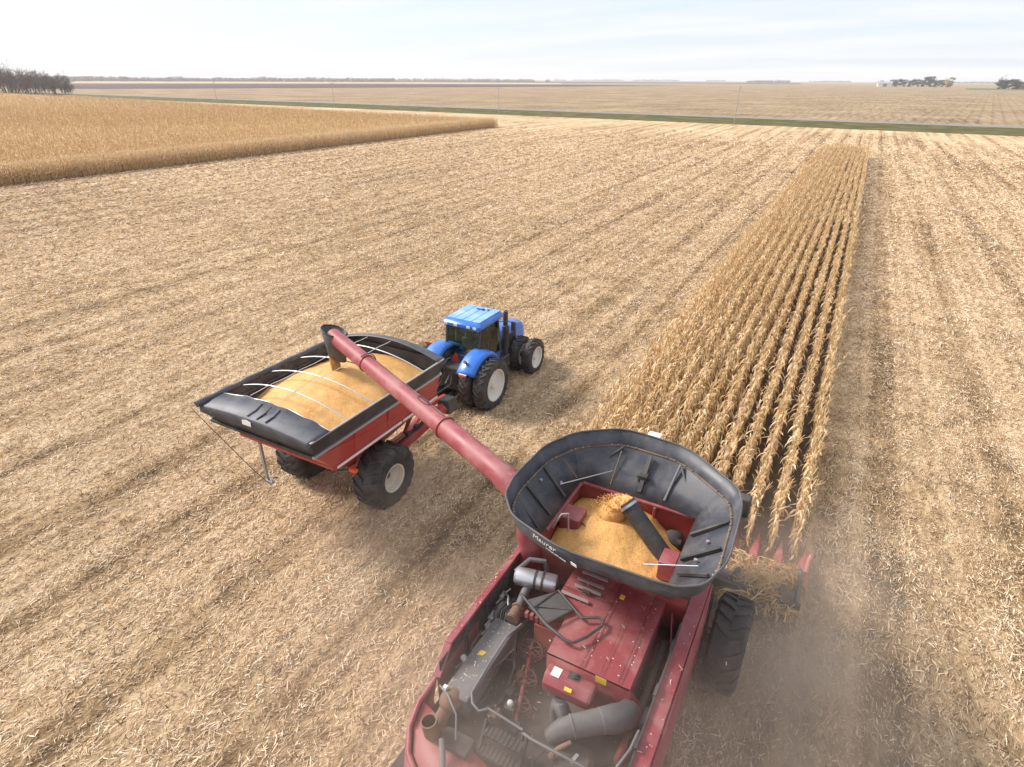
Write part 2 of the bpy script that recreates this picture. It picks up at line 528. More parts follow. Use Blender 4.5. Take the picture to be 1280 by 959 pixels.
def az_pt(px, d):
    """a compass direction (given as a column of the view) and a distance -> ground point"""
    a = -YAW + math.atan((px - 640) * math.cos(PITCH) / 746.0)
    return d*math.sin(a), d*math.cos(a)
def far_patch(name, pxs, d0, d1, mat, z):
    pts = [az_pt(p, d0) for p in pxs] + [az_pt(p, d1) for p in reversed(pxs)]
    return sheet(name, pts, z, mat)
sheet('ploughed_field', [az_pt(40, 800), az_pt(200, 800), az_pt(420, 860), az_pt(620, 1000), az_pt(860, 1400), az_pt(700, 1500), az_pt(420, 1450), az_pt(200, 1400), az_pt(40, 1400)], 0.08, M['plough'])
far_patch('ploughed_field', [480, 640, 800, 1000], 2300, 3300, M['plough'], 0.08)
far_patch('green_field', [1208, 1240, 1300, 1360], 1150, 1420, M['green_field'], 0.10)
far_patch('pale_field', [60, 250, 480, 700], 1600, 2050, M['stubble'], 0.09)

# ------------------------------------------------------------------ crop residue lying on the stubble
rs = np.random.RandomState(7)
def vnoise(x, y, seed=0):
    """cheap smooth value noise"""
    xi, yi = np.floor(x).astype(np.int64), np.floor(y).astype(np.int64)
    fx, fy = x-xi, y-yi
    fx = fx*fx*(3-2*fx); fy = fy*fy*(3-2*fy)
    def h(a, b):
        k = (a*374761393 + b*668265263 + seed*974634777) & 0x7fffffff
        k = ((k ^ (k >> 13)) * 1274126177) & 0x7fffffff
        return ((k ^ (k >> 16)) & 0xffff) / 65535.0
    return (h(xi,yi)*(1-fx)+h(xi+1,yi)*fx)*(1-fy) + (h(xi,yi+1)*(1-fx)+h(xi+1,yi+1)*fx)*fy
def pass_u(x): return np.mod((x-EDGE)/PASS, 1.0)
def residue(N, dmax=170.0, dn=22.0):
    A = dn*dn/2; B = dn*dn*math.log(dmax/dn)
    u = rs.rand(N)*(A+B)
    d = np.where(u < A, np.sqrt(2*np.minimum(u, A)), dn*np.exp((np.maximum(u, A)-A)/(dn*dn)))
    th = -YAW + (rs.rand(N)-0.46)*R(134)
    x, y = d*np.sin(th), d*np.cos(th)
    uu = pass_u(x)
    track = np.clip(1-np.abs(np.abs(uu-0.5)-0.23)/0.07, 0, 1)
    patch = vnoise(x*0.9, y*0.45, 1)*0.5 + vnoise(x*3.1, y*1.6, 2)*0.5
    long_ = vnoise(x*2.1, y*0.022, 3)
    p = 0.36 + 0.62*patch + 0.32*(long_-0.5) - 0.12*track + 0.10*np.cos(2*PI*(x-EDGE+ROW/2)/ROW)*np.clip((40-d)/20, 0, 1)
    keep = (rs.rand(N) < p*np.clip((dmax-d)/(dmax*0.55), 0, 1)) & (d > 1.5) & (y < 180) & (x > -83) & ~((x < EDGE-.1) & (x > EDGE-PASS+.1) & (y > 14) & (y < END_Y))
    x, y, d, patch, track, long_ = [a[keep] for a in (x, y, d, patch, track, long_)]
    n = len(x)
    sc = np.maximum(1.0, d/dn)
    L = (0.045 + 0.17*rs.rand(n)**1.8 + 0.08*(rs.rand(n) < 0.03)) * sc**0.9
    W = (0.007 + 0.020*rs.rand(n)**1.8) * sc
    a = PI/2 + rs.randn(n)*0.70
    dx, dy = np.cos(a), np.sin(a)
    z0 = hgt(x, y) + (0.004 + 0.085*rs.rand(n)**2*patch) * np.minimum(sc, 2.0)
    tilt = rs.randn(n)*0.30; curl = rs.randn(n)*0.25
    roll = rs.randn(n)*0.6
    px, py = -dy*np.cos(roll), dx*np.cos(roll); pz = np.sin(roll)
    V = np.zeros((n, 6, 3), np.float32)
    for k, (t, wv) in enumerate(((-0.5, 0.55), (0.0, 1.0), (0.5, 0.45))):
        cx = x + dx*L*t; cy = y + dy*L*t
        cz = z0 + L*(tilt*t + curl*(0.25-t*t)) + 0.012
        for s, o in ((-1, 0), (1, 1)):
            V[:, k*2+o, 0] = cx + px*W*wv*s*0.5
            V[:, k*2+o, 1] = cy + py*W*wv*s*0.5
            V[:, k*2+o, 2] = np.maximum(cz + pz*W*wv*s*0.5, 0.003)
    base = (np.arange(n)*6)[:, None]
    Q = np.concatenate([base+np.array([0, 2, 3, 1]), base+np.array([2, 4, 5, 3])])
    t = np.clip(0.565 + 0.25*rs.randn(n) + 0.34*(patch-0.5) - 0.10*track + 0.30*(long_-0.5), 0.02, 1.0)
    return V.reshape(-1, 3), Q, np.concatenate([t, t])
END_Y = 117.0
def hgt(x, y):
    # clods and windrowed litter: a few centimetres of relief, fading out with distance
    h = 0.115*vnoise(x*1.15, y*0.75, 11)**1.6 + 0.085*vnoise(x*2.9, y*2.1, 12)**1.3 + 0.03*vnoise(x*0.35, y*0.2, 13)
    f = np.clip((60-np.hypot(x, y))/36, 0, 1)
    m = ((x < EDGE+.2) & (x > EDGE-PASS-.2) & (y > 13.6))
    return np.where(m, 0.01, h*f)
nx_, ny_ = 380, 300
gx, gy = np.meshgrid(np.linspace(-62, 32, nx_), np.linspace(-3, 66, ny_))
Vg = np.stack([gx, gy, hgt(gx, gy) + 0.004 - 0.02*np.clip((np.hypot(gx, gy)-58)/4, 0, 1)], -1).reshape(-1, 3)
ii = (np.arange(ny_-1)[:, None]*nx_ + np.arange(nx_-1)[None, :]).ravel()
gnear = np_mesh('ground', Vg, np.stack([ii, ii+1, ii+nx_+1, ii+nx_], 1), M['near_stubble'], smooth=True)
tag(gnear, kind='structure')
V, Q, T = residue(1950000)
o = np_mesh('crop_residue', V, Q, M['residue'], T)
tag(o, 'chopped dry corn leaves and husks strewn over the harvested stubble', 'crop residue', kind='stuff')

# cut stalk stubs standing in rows
def stubs():
    P = []
    for k in range(-95, 45):
        x = EDGE - ROW/2 + k*ROW
        y = np.arange(1.0, 62.0, 0.19); y = y + rs.rand(len(y))*0.08
        P.append(np.stack([x + rs.randn(len(y))*0.035, y], 1))
    P = np.concatenate(P)
    d = np.hypot(P[:, 0], P[:, 1])
    a = np.arctan2(P[:, 0], P[:, 1]) + YAW
    inside = (P[:, 0] < EDGE) & (P[:, 0] > EDGE-PASS) & (P[:, 1] > 12.5)
    keep = (d < 62) & (np.abs(a) < R(52)) & ~inside & (rs.rand(len(P)) < 0.40)
    P = P[keep]; n = len(P)
    h = 0.07 + 0.09*rs.rand(n); lx, ly = rs.randn(n)*0.05, rs.randn(n)*0.05
    r = 0.012 + 0.005*rs.rand(n)
    V = np.zeros((n, 6, 3), np.float32)
    for k in range(3):
        c, s = math.cos(2*PI*k/3), math.sin(2*PI*k/3)
        V[:, k, 0] = P[:, 0] + r*c; V[:, k, 1] = P[:, 1] + r*s; V[:, k, 2] = -0.01
        V[:, 3+k, 0] = P[:, 0] + lx + r*c; V[:, 3+k, 1] = P[:, 1] + ly + r*s; V[:, 3+k, 2] = h + hgt(P[:, 0], P[:, 1])
    b = (np.arange(n)*6)[:, None]
    Q = np.concatenate([b+np.array([0, 1, 4, 3]), b+np.array([1, 2, 5, 4]), b+np.array([2, 0, 3, 5])])
    t = np.clip(0.62 + 0.2*rs.randn(n), 0, 1)
    return V.reshape(-1, 3), Q, np.concatenate([t, t, t])
V, Q, T = stubs()
o = np_mesh('stalk_stubble', V, Q, M['residue'], T)
tag(o, 'short cut corn stalks standing in rows across the stubble', 'stubble', kind='stuff')

# ------------------------------------------------------------------ corn plants
def corn_variant(seed, lod=0):
    r = np.random.RandomState(seed)
    V = []; Q = []; T = []
    def strip(pts, wid, side, tint):
        b = len(V)
        for p, w_, s in zip(pts, wid, side):
            V.append(p - s*w_/2); V.append(p + s*w_/2)
        for i in range(len(pts)-1):
            Q.append((b+2*i, b+2*i+1, b+2*i+3, b+2*i+2)); T.append(tint)
    h = 1.72 + 0.30*r.rand()
    lean = r.randn(2)*(0.06 if r.rand() < .8 else .24)
    def stem(z):
        t = z/h
        return np.array([lean[0]*t*t, lean[1]*t*t, z])
    # stalk
    segs = [0, 0.6, 1.2, h] if lod == 0 else [0, h]
    ns = 4 if lod == 0 else 3
    b = len(V)
    for z in segs:
        rr = (0.014 - 0.007*z/h) * (1 if lod == 0 else 1.8)
        for k in range(ns):
            V.append(stem(z) + np.array([rr*math.cos(2*PI*k/ns), rr*math.sin(2*PI*k/ns), 0]))
    for i in range(len(segs)-1):
        for k in range(ns):
            j = (k+1) % ns
            Q.append((b+i*ns+k, b+i*ns+j, b+(i+1)*ns+j, b+(i+1)*ns+k)); T.append(0.42)
    nl = 13 if lod == 0 else (8 if lod == 1 else 4)
    ph0 = PI/2 if r.rand() < 0.5 else -PI/2
    for i in range(nl):
        z = h*(0.20 + 0.76*(i+0.5*r.rand())/nl)
        az = ph0 + i*PI + r.randn()*0.34
        L = (0.28 + 0.25*r.rand()) * (1.0 - 0.35*abs(z/h-0.55))
        e0 = R(25 + 40*r.rand()) if z > 0.6*h else R(5 + 35*r.rand())
        e1 = R(-70 - 35*r.rand()) if r.rand() < 0.8 else R(-10 - 30*r.rand())
        np_ = 5 if lod == 0 else 3
        p = stem(z); pts = [p]; el = e0
        tw = r.randn()*0.9
        for k in range(1, np_):
            t = k/(np_-1)
            el = e0 + (e1-e0)*(t**0.7)
            st = L/(np_-1)
            aa = az + 0.35*r.randn()*t
            p = p + st*np.array([math.cos(el)*math.cos(aa), math.cos(el)*math.sin(aa), math.sin(el)])
            pts.append(p)
        w0 = (0.032 + 0.024*r.rand()) * (1.0 if lod == 0 else (1.5 if lod == 1 else 1.7))
        wid = [w0*q for q in ([0.5, 1.0, 0.95, 0.7, 0.12] if np_ == 5 else [0.6, 1.0, 0.25])]
        side = []
        for k in range(np_):
            q = tw*k/(np_-1)
            s = np.array([-math.sin(az)*math.cos(q), math.cos(az)*math.cos(q), math.sin(q)])
            side.append(s)
        strip(pts, wid, side, float(np.clip(0.63 + 0.21*r.randn() + 0.18*(z/h-0.55), 0.05, 1)))
    if lod < 2:
        for k in range(5 if lod == 0 else 2):         # tassel
            az = r.rand()*2*PI; s = 0.10 + 0.10*r.rand()
            p0 = stem(h-0.03); p1 = p0 + np.array([s*math.cos(az), s*math.sin(az), 0.16+0.1*r.rand()])
            sd = np.array([-math.sin(az), math.cos(az), 0])
            strip([p0, p1], [0.014*(1+lod), 0.012*(1+lod)], [sd, sd], 0.62)
    if lod == 0:                                      # husked ear hanging from the stalk
        az = r.rand()*2*PI; z = h*(0.45+0.12*r.rand())
        d = np.array([math.cos(az)*0.55, math.sin(az)*0.55, -0.83])
        p0 = stem(z) + np.array([math.cos(az), math.sin(az), 0])*0.03
        u = np.array([-math.sin(az), math.cos(az), 0]); v2 = np.cross(d, u)
        b = len(V)
        for t, rr in ((0, 0.014), (0.07, 0.030), (0.16, 0.028), (0.24, 0.008)):
            for k in range(4):
                V.append(p0 + d*t + rr*(u*math.cos(PI/2*k) + v2*math.sin(PI/2*k)))
        for i in range(3):
            for k in range(4):
                j = (k+1) % 4
                Q.append((b+i*4+k, b+i*4+j, b+i*4+4+j, b+i*4+4+k)); T.append(0.85)
    return np.array(V, np.float32), np.array(Q, np.int32), np.array(T, np.float32)

def scatter(variants, pos, scale, rng, tint_j=0.10, tint_off=None):
    """merge many plants into arrays"""
    VV = []; QQ = []; TT = []; base = 0
    idx = rng.randint(0, len(variants), len(pos))
    for vi, (V, Q, T) in enumerate(variants):
        sel = np.where(idx == vi)[0]
        if not len(sel): continue
        a = np.floor(rng.rand(len(sel))*2)*PI + rng.randn(len(sel))*0.15; c, s = np.cos(a), np.sin(a)
        sc = scale[sel]
        X = (V[None, :, 0]*c[:, None] - V[None, :, 1]*s[:, None])*sc[:, None] + pos[sel, 0][:, None]
        Y = (V[None, :, 0]*s[:, None] + V[None, :, 1]*c[:, None])*sc[:, None] + pos[sel, 1][:, None]
        Z = V[None, :, 2]*sc[:, None] + (pos[sel, 2][:, None] if pos.shape[1] > 2 else 0)
        VV.append(np.stack([X, Y, Z], -1).reshape(-1, 3))
        QQ.append((Q[None] + (np.arange(len(sel))*len(V))[:, None, None] + base).reshape(-1, 4))
        off = rng.randn(len(sel))*tint_j
        if tint_off is not None: off = off + tint_off[sel]
        TT.append(np.clip(T[None] + off[:, None], 0, 1).ravel())
        base += len(sel)*len(V)
    return np.concatenate(VV), np.concatenate(QQ), np.concatenate(TT)

HEAD_Y = 13.2                    # where the header is cutting
M['soil'] = simple('dark_soil', [(0.3, (0.050, 0.034, 0.024)), (0.62, (0.115, 0.080, 0.052)), (0.8, (0.27, 0.19, 0.115))], 2.5, (1, .6, 1))
sheet('soil', [(EDGE-.05, 13.8), (EDGE-.05, END_Y+.3), (EDGE-PASS+.05, END_Y+.3), (EDGE-PASS+.05, 13.8)], 0.018, M['soil'])
rc = np.random.RandomState(21)
plants = []
for k in range(12):
    x = EDGE - ROW/2 - k*ROW
    y = HEAD_Y + 0.25
    while y < END_Y - 1.5*rc.rand():
        if rc.rand() > 0.04:
            plants.append((x + rc.randn()*0.035, y, k))
        y += 0.165 + 0.03*rc.randn()
plants = np.array(plants)
dist = np.hypot(plants[:, 0], plants[:, 1])
# the 300 that stand in full view nearest the camera become things of their own
vis = (plants[:, 2] < 9)
order = np.argsort(np.where(vis, dist, 1e6))
near = order[:300]; rest = np.setdiff1d(np.arange(len(plants)), near)
var0 = [corn_variant(s) for s in range(100, 112)]
var1 = [corn_variant(s, 1) for s in range(200, 210)]
var2 = [corn_variant(s, 2) for s in range(300, 308)]
ORD = ['outermost', 'second', 'third', 'fourth', 'fifth', 'sixth', 'seventh', 'eighth', 'ninth']
protos = []
for i, (V, Q, T) in enumerate(var0):
    o = np_mesh('corn_plant', V, Q, M['corn'], T, link=False)
    protos.append(o)
for i in near:
    x, y, k = plants[i]
    o = protos[rc.randint(len(protos))].copy()
    col.objects.link(o)
    o.location = (x, y, 0); o.rotation_euler = (0, 0, rc.randint(2)*PI + rc.randn()*0.15)
    o.scale = [0.92 + 0.16*rc.rand()]*3
    k = int(k)
    lab = ('dry tan corn plant in the outermost standing row, beside the open stubble on its right' if k == 0 else
           'dry tan corn plant in the %s standing row from the right, ahead of the header' % ORD[k])
    tag(o, lab, 'corn plant', 'corn plants standing ahead of the combine')
P = plants[rest]; d = dist[rest]
m0 = d < 48
V0, Q0, T0 = scatter(var0, P[m0][:, :2], 0.92+0.16*rc.rand(m0.sum()), rc)
V1, Q1, T1 = scatter(var1, P[~m0][:, :2], 0.92+0.16*rc.rand((~m0).sum()), rc, 0.10, np.full((~m0).sum(), 0.13))
o = np_mesh('standing_corn', np.concatenate([V0, V1]), np.concatenate([Q0, Q1+len(V0)]), M['corn'], np.concatenate([T0, T1]))
tag(o, 'strip of twelve rows of dry corn running to the far headland', 'corn', kind='stuff')

# uncut field at the far left
FE = -83.2
fpoly = [(FE-1.6, -6), (FE-1.6, 142.0), (-165, 154.0), (-380, 195.0), (-620, 240.0), (-620, -6)]
mb = MB()
mb._add([(x, y, 0.0) for x, y in fpoly] + [(x, y, 1.42) for x, y in fpoly],
        [tuple(range(6, 12))] + [(i, (i+1) % 6, 6+(i+1) % 6, 6+i) for i in range(6)])
M['canopy'] = simple('corn_canopy', [(0.25, (0.24, 0.14, 0.058)), (0.5, (0.47, 0.30, 0.13)), (0.75, (0.58, 0.40, 0.19))], 1.6, (1, 0.5, 1), 0.95, 0.8)
o = mb.build('corn_canopy', M['canopy'], smooth=0)
tag(o, 'dense golden mass of the uncut cornfield at far left', 'cornfield', kind='stuff')
rl = np.random.RandomState(5)
def inside(x, y):
    xs = np.array([-620, -380, -165, FE]); ys = np.array([240, 195, 154, 142.5])
    return (x < FE) & (y < np.interp(x, xs, ys)) & (y > -4)
pos = []
for k in range(8):                                   # the front rows, plant by plant
    y = np.arange(10, 144, 0.17)
    pos.append(np.stack([np.full(len(y), FE - k*ROW) + rl.randn(len(y))*0.05, y + rl.randn(len(y))*0.04], 1))
for k in range(4):                                   # and along the far headland
    x = np.arange(-380, FE, 0.28)
    yy = np.interp(x, [-380, -165, FE], [195, 154, 142.5]) - k*0.7
    pos.append(np.stack([x, yy + rl.randn(len(x))*0.1], 1))
pos = np.concatenate(pos)
Va, Qa, Ta = scatter(var1, pos, 0.98+0.14*rl.rand(len(pos)), rl, 0.08, np.full(len(pos), 0.26))
N = 170000
d = np.exp(rl.rand(N)*math.log(620/85.0))*85.0
th = -YAW - R(52)*rl.rand(N) + R(6)
x, y = d*np.sin(th), d*np.cos(th)
ok = inside(x, y)
x, y, d = x[ok], y[ok], d[ok]
sc = np.clip(d/150.0, 1.0, 1.25)
# rows: snap across the rows so that the canopy keeps its faint lines
x = np.round(x/ROW)*ROW + rl.randn(len(x))*0.06
Vb, Qb, Tb = scatter(var2, np.stack([x, y, np.full(len(x), 0.02)], 1), sc*(0.97+0.14*rl.rand(len(x))), rl, 0.08, np.full(len(x), 0.18))
o = np_mesh('uncut_corn', np.concatenate([Va, Vb]), np.concatenate([Qa, Qb+len(Va)]), M['corn'], np.concatenate([Ta, Tb]))
tag(o, 'uncut golden corn plants filling the field at far left', 'cornfield', kind='stuff')

# ------------------------------------------------------------------ trees, poles, farm buildings
M['bark'] = simple('bark', [(0.3, (0.055, 0.045, 0.042)), (0.7, (0.15, 0.125, 0.115))], 3.0)
TW = [(0.0, (0.11, 0.09, 0.10)), (0.5, (0.20, 0.17, 0.175)), (1.0, (0.32, 0.26, 0.23))]
M['twig'] = plant_mat('twigs', TW, 0.9, 0.0)
LF = [(0.0, (0.022, 0.034, 0.020)), (0.5, (0.045, 0.062, 0.034)), (1.0, (0.085, 0.090, 0.050))]
M['leaf'] = plant_mat('tree_leaves', LF, 0.8, 0.15)
YL = [(0.0, (0.16, 0.10, 0.016)), (0.5, (0.36, 0.24, 0.03)), (1.0, (0.50, 0.36, 0.07))]
M['leaf_yellow'] = plant_mat('yellow_leaves', YL, 0.8, 0.2)
RL_ = [(0.0, (0.10, 0.055, 0.03)), (0.5, (0.19, 0.11, 0.055)), (1.0, (0.27, 0.17, 0.08))]
M['leaf_rust'] = plant_mat('rusty_leaves', RL_, 0.8, 0.2)
def bare_tree_arrays(seed, H):
    r = np.random.RandomState(seed)
    tr = MB(); tw = ([], [], [])
    def seg(p0, p1, r0, r1, big):
        if big:
            tr.cyl(p0, p1, r0, r1, 5, False)
        else:
            V, Q, T = tw; r0 = max(r0, .034); r1 = max(r1, .022)
            d = np.array(p1)-np.array(p0); a = np.cross(d, r.randn(3)); a /= (np.linalg.norm(a)+1e-9)
            b = np.cross(d/np.linalg.norm(d), a)
            for e in (a, b):
                k = len(V)
                V += [p0 - e*r0, p0 + e*r0, p1 + e*r1, p1 - e*r1]
                Q.append((k, k+1, k+2, k+3)); T.append(float(np.clip(0.5+0.25*r.randn(), 0, 1)))
    def grow(p, d, L, rad, lev):
        n = 3
        for i in range(n):
            d2 = d + r.randn(3)*0.13; d2[2] += 0.05; d2 /= np.linalg.norm(d2)
            q = p + d2*L/n
            seg(p, q, rad, rad*0.82, lev < 3)
            rad *= 0.82
            if lev < 4:
                for _ in range(2):
                    if r.rand() < 0.72:
                        s = r.randn(3); s -= d2*s.dot(d2); s /= np.linalg.norm(s)
                        nd = d2*0.72 + s*0.62; nd[2] += 0.12; nd /= np.linalg.norm(nd)
                        grow(q.copy(), nd, L*(0.55+0.2*r.rand()), rad*0.55, lev+1)
            p, d = q, d2
    for k in range(3):
        d0 = np.array([r.randn()*.28, r.randn()*.28, 1.0]); d0 /= np.linalg.norm(d0)
        grow(np.array([r.randn()*.5, r.randn()*.5, 0]), d0, H*(0.40-0.07*k), H*0.014, 0)
    return tr, tw
def bare_tree(seed, H):
    root = empty('bare_tree')
    tr, tw = bare_tree_arrays(seed, H)
    tr.build('trunk', M['bark'], root)
    V, Q, T = np.array(tw[0]), np.array(tw[1]), np.array(tw[2])
    np_mesh('crown', V, Q, M['twig'], T, root)
    return root
def leafy_tree(seed, H, mat, wide=0.5, name='tree'):
    r = np.random.RandomState(seed)
    root = empty(name)
    tr = MB()
    tr.tube([(0,0,-0.2), (0.1*r.randn(), 0.1*r.randn(), H*0.3), (0.3*r.randn(), 0.3*r.randn(), H*0.75)], [H*0.022, H*0.018, H*0.006], 6)
    for k in range(6):
        a = r.rand()*2*PI; z = H*(0.2+0.08*k)
        tr.tube([(0,0,z), (H*0.12*math.cos(a), H*0.12*math.sin(a), z+H*0.1), (H*0.24*math.cos(a+.3), H*0.24*math.sin(a+.3), z+H*0.22)], [H*0.009, H*0.006, H*0.003], 5)
    tr.build('trunk', M['bark'], root)
    V = []; Q = []; T = []
    blobs = []
    for k in range(15):
        a = r.rand()*2*PI; q = r.rand()**0.6
        z = 0.09+0.74*r.rand()
        rr = wide*H*0.5*q*math.sin(PI*min(1, max(0.12, (z-0.10)/0.86)))**0.6
        blobs.append((rr*math.cos(a), rr*math.sin(a), z*H, H*(0.12+0.09*r.rand()), 0.5+0.22*r.randn()))
    for (bx, by, bz, br, bt) in blobs:
        for _ in range(95):
            p = r.randn(3); p = p/np.linalg.norm(p)*br*(r.rand()**0.45)*np.array([1.15, 1.15, 0.85]) + np.array([bx, by, bz])
            s = H*0.034*(0.6+0.9*r.rand()); e1 = r.randn(3); e1 /= np.linalg.norm(e1); e2 = np.cross(e1, r.randn(3)); e2 /= np.linalg.norm(e2)
            k = len(V); V += [p-e1*s, p+e2*s*0.6, p+e1*s, p-e2*s*0.6]
            Q.append((k, k+1, k+2, k+3)); T.append(float(np.clip(bt+0.15*r.randn(), 0, 1)))
    np_mesh('crown', np.array(V), np.array(Q), mat, np.array(T), root)
    return root
rt = random.Random(3)
proto = [bare_tree(40+i, 17.0) for i in range(4)]
spots = []
for i in range(24):
    px = -30 + i*4.9 + rt.uniform(-2.5, 2.5)
    spots.append((px, 545 + rt.uniform(-18, 55)))
for i, (px, d) in enumerate(spots):
    t = proto[i] if i < 4 else copy_tree(proto[i % 4])
    x, y = az_pt(px, d)
    s = (1.25 if px < 30 else 1.05)*rt.uniform(0.80, 1.12) * (0.62 if px > 78 else 1.0)
    t.location = (x, y, -0.1); t.rotation_euler = (0, 0, rt.uniform(0, 6.28)); t.scale = (s*1.05, s*1.05, s)
    tag(t, 'leafless grey tree in the dense clump beyond the far left corn', 'bare tree', 'bare trees beyond the left cornfield')
# groves round the two farmsteads on the right
LP = [leafy_tree(60+i, 19.0, M['leaf'], 0.62, 'shade_tree') for i in range(3)]
RP = leafy_tree(66, 17.0, M['leaf_rust'], 0.55, 'shade_tree')
gi = 0
used = set()
def place(p, px, d, s, label, group):
    t = p if p.name not in used else copy_tree(p)
    used.add(p.name)
    x, y = az_pt(px, d); t.location = (x, y, -0.1); t.rotation_euler = (0, 0, rt.uniform(0, 6.28)); t.scale = (s*1.15, s*1.15, s)
    tag(t, label, 'tree', group)
for i, px in enumerate([1114, 1119, 1124, 1130, 1136, 1141, 1147, 1153, 1158, 1163, 1168, 1173, 1177]):
    place(LP[i % 3], px, 1640 + rt.uniform(-40, 60), rt.uniform(0.68, 0.9) + (0.28 if i in (8, 9) else 0),
          'dark bluish green tree in the grove between white shed and yellow tree', 'dark trees beside the white shed')
place(RP, 1101.5, 1720, 0.78, 'rust brown tree standing behind the white farm shed', None)
yt = leafy_tree(70, 22.0, M['leaf_yellow'], 0.62, 'yellow_tree')
x, y = az_pt(1185, 1530); yt.location = (x, y, 0)
tag(yt, 'bright yellow autumn tree at the end of the distant grove', 'tree')
bt = copy_tree(proto[1]); x, y = az_pt(1251, 1330); bt.location = (x, y, 0); bt.scale = (1.5, 1.5, 1.35)
tag(bt, 'tall leafless tree at the left end of the far right grove', 'bare tree')
for i, px in enumerate([1249, 1256, 1262, 1268, 1273, 1279, 1286, 1293]):
    place(LP[i % 3] if i < 5 else RP, px, 1320 + rt.uniform(-20, 40), rt.uniform(0.62, 0.85),
          'dark bushy tree in the grove at the far right edge' if i < 5 else 'reddish brown bushy tree at the far right edge of the grove',
          'trees of the far right grove')
# white farm shed
fs = empty('farm_shed'); x, y = az_pt(1105, 1600); fs.location = (x, y, 0); fs.rotation_euler = (0, 0, R(8))
mb = MB(); mb.box(-13, 13, -7, 7, 0, 6.5); mb.build('wall', M['white'], fs, 0)
mb = MB(); mb.slab([(-13.6, -7.8, 6.3), (13.6, -7.8, 6.3), (13.6, 0, 9.6), (-13.6, 0, 9.6)], 0.25)
mb.slab([(13.6, 7.8, 6.3), (-13.6, 7.8, 6.3), (-13.6, 0, 9.6), (13.6, 0, 9.6)], 0.25); mb.build('roof', M['alu'], fs, 0)
mb = MB(); mb.box(-3.5, 3.5, -7.15, -7.02, 0, 5.2); mb.build('sliding_door', M['grey'], fs, 0)
tag(fs, 'small white farm shed on the horizon at the left of the grove', 'shed')

# far tree lines that read as one mass
def treeline(name, px0, px1, d, h, mat, seed, gap=0.15, label=''):
    r = np.random.RandomState(seed)
    V = []; Q = []; T = []
    n = int((px1-px0)*4.5)
    for i in range(n):
        px = px0 + (px1-px0)*r.rand()
        den = vnoise(np.array([px*0.055]), np.array([seed*3.3]), seed)[0]
        if den < gap: continue
        dd = d*(1+0.10*r.rand()); x, y = az_pt(px, dd)
        hh = h*(0.55 + 0.35*den)*(0.35+0.85*r.rand()); wd = 2.0+hh*0.16
        bt = 0.5+0.2*r.randn()
        for _ in range(20):
            p = np.array([x, y, 0]) + np.array([r.randn()*wd*0.6, r.randn()*wd*0.6, hh*r.rand()**0.75])
            s = h*0.075*(0.5+r.rand()); e1 = r.randn(3); e1 /= np.linalg.norm(e1); e2 = np.cross(e1, r.randn(3)); e2 /= np.linalg.norm(e2)
            k = len(V); V += [p-e1*s, p+e2*s*0.7, p+e1*s, p-e2*s*0.7]
            Q.append((k, k+1, k+2, k+3)); T.append(float(np.clip(bt+0.15*r.randn(), 0, 1)))
    o = np_mesh(name, np.array(V), np.array(Q), mat, np.array(T))
    tag(o, label, 'tree line', kind='stuff')
treeline('treeline', 40, 490, 2150, 15, M['twig'], 1, 0.12, 'hazy blue grey tree line along the left half of the horizon')
treeline('treeline', 470, 685, 2700, 14, M['twig'], 2, 0.28, 'broken distant tree line near the middle of the horizon')
treeline('treeline', 690, 905, 5200, 14, M['leaf'], 3, 0.35, 'very faint far tree line right of the middle')
treeline('treeline', 932, 986, 3300, 13, M['leaf'], 4, 0.05, 'dark low wood standing alone on the right horizon')
treeline('treeline', 1010, 1062, 4800, 13, M['leaf'], 5, 0.2, 'faint small wood left of the white farm shed')
treeline('treeline', 1180, 1300, 4600, 12, M['leaf'], 6, 0.25, 'faint tree line behind the far right grove')

# utility poles along the road verge
M['pole_wood'] = simple('weathered_pole', [(0.3, (0.30, 0.28, 0.26)), (0.7, (0.44, 0.42, 0.40))], 2.0)
def make_pole():
    root = empty('utility_pole')
    mb = MB(); mb.cyl((0,0,-0.3), (0,0,9.6), 0.12, 0.07, 10); mb.build('post', M['pole_wood'], root)
    mb = MB(); mb.box(-0.8, 0.8, -0.20, -0.12, 8.88, 8.96); mb.build('crossarm', M['pole_wood'], root)
    for xx in (-.72, .3, .72):
        mb = MB(); mb.cyl((xx,-0.18,8.98), (xx,-0.18,9.16), 0.05, 0.03, 8); mb.build('insulator', M['grey'], root)
    return root
pp = make_pole()
names = ['on the road verge nearest the far end of the corn strip', 'behind the right corner of the uncut corn', 'behind the middle of the uncut corn', 'behind the left part of the uncut corn']
for i, x in enumerate([-33, -113, -196, -279]):
    p = pp if i == 0 else copy_tree(pp)
    p.location = (x, ry(x) - 21.5, 0.05); p.rotation_euler = (0, 0, math.atan(RS) + R(90))
    tag(p, 'grey utility pole ' + names[i], 'utility pole', 'poles along the road')
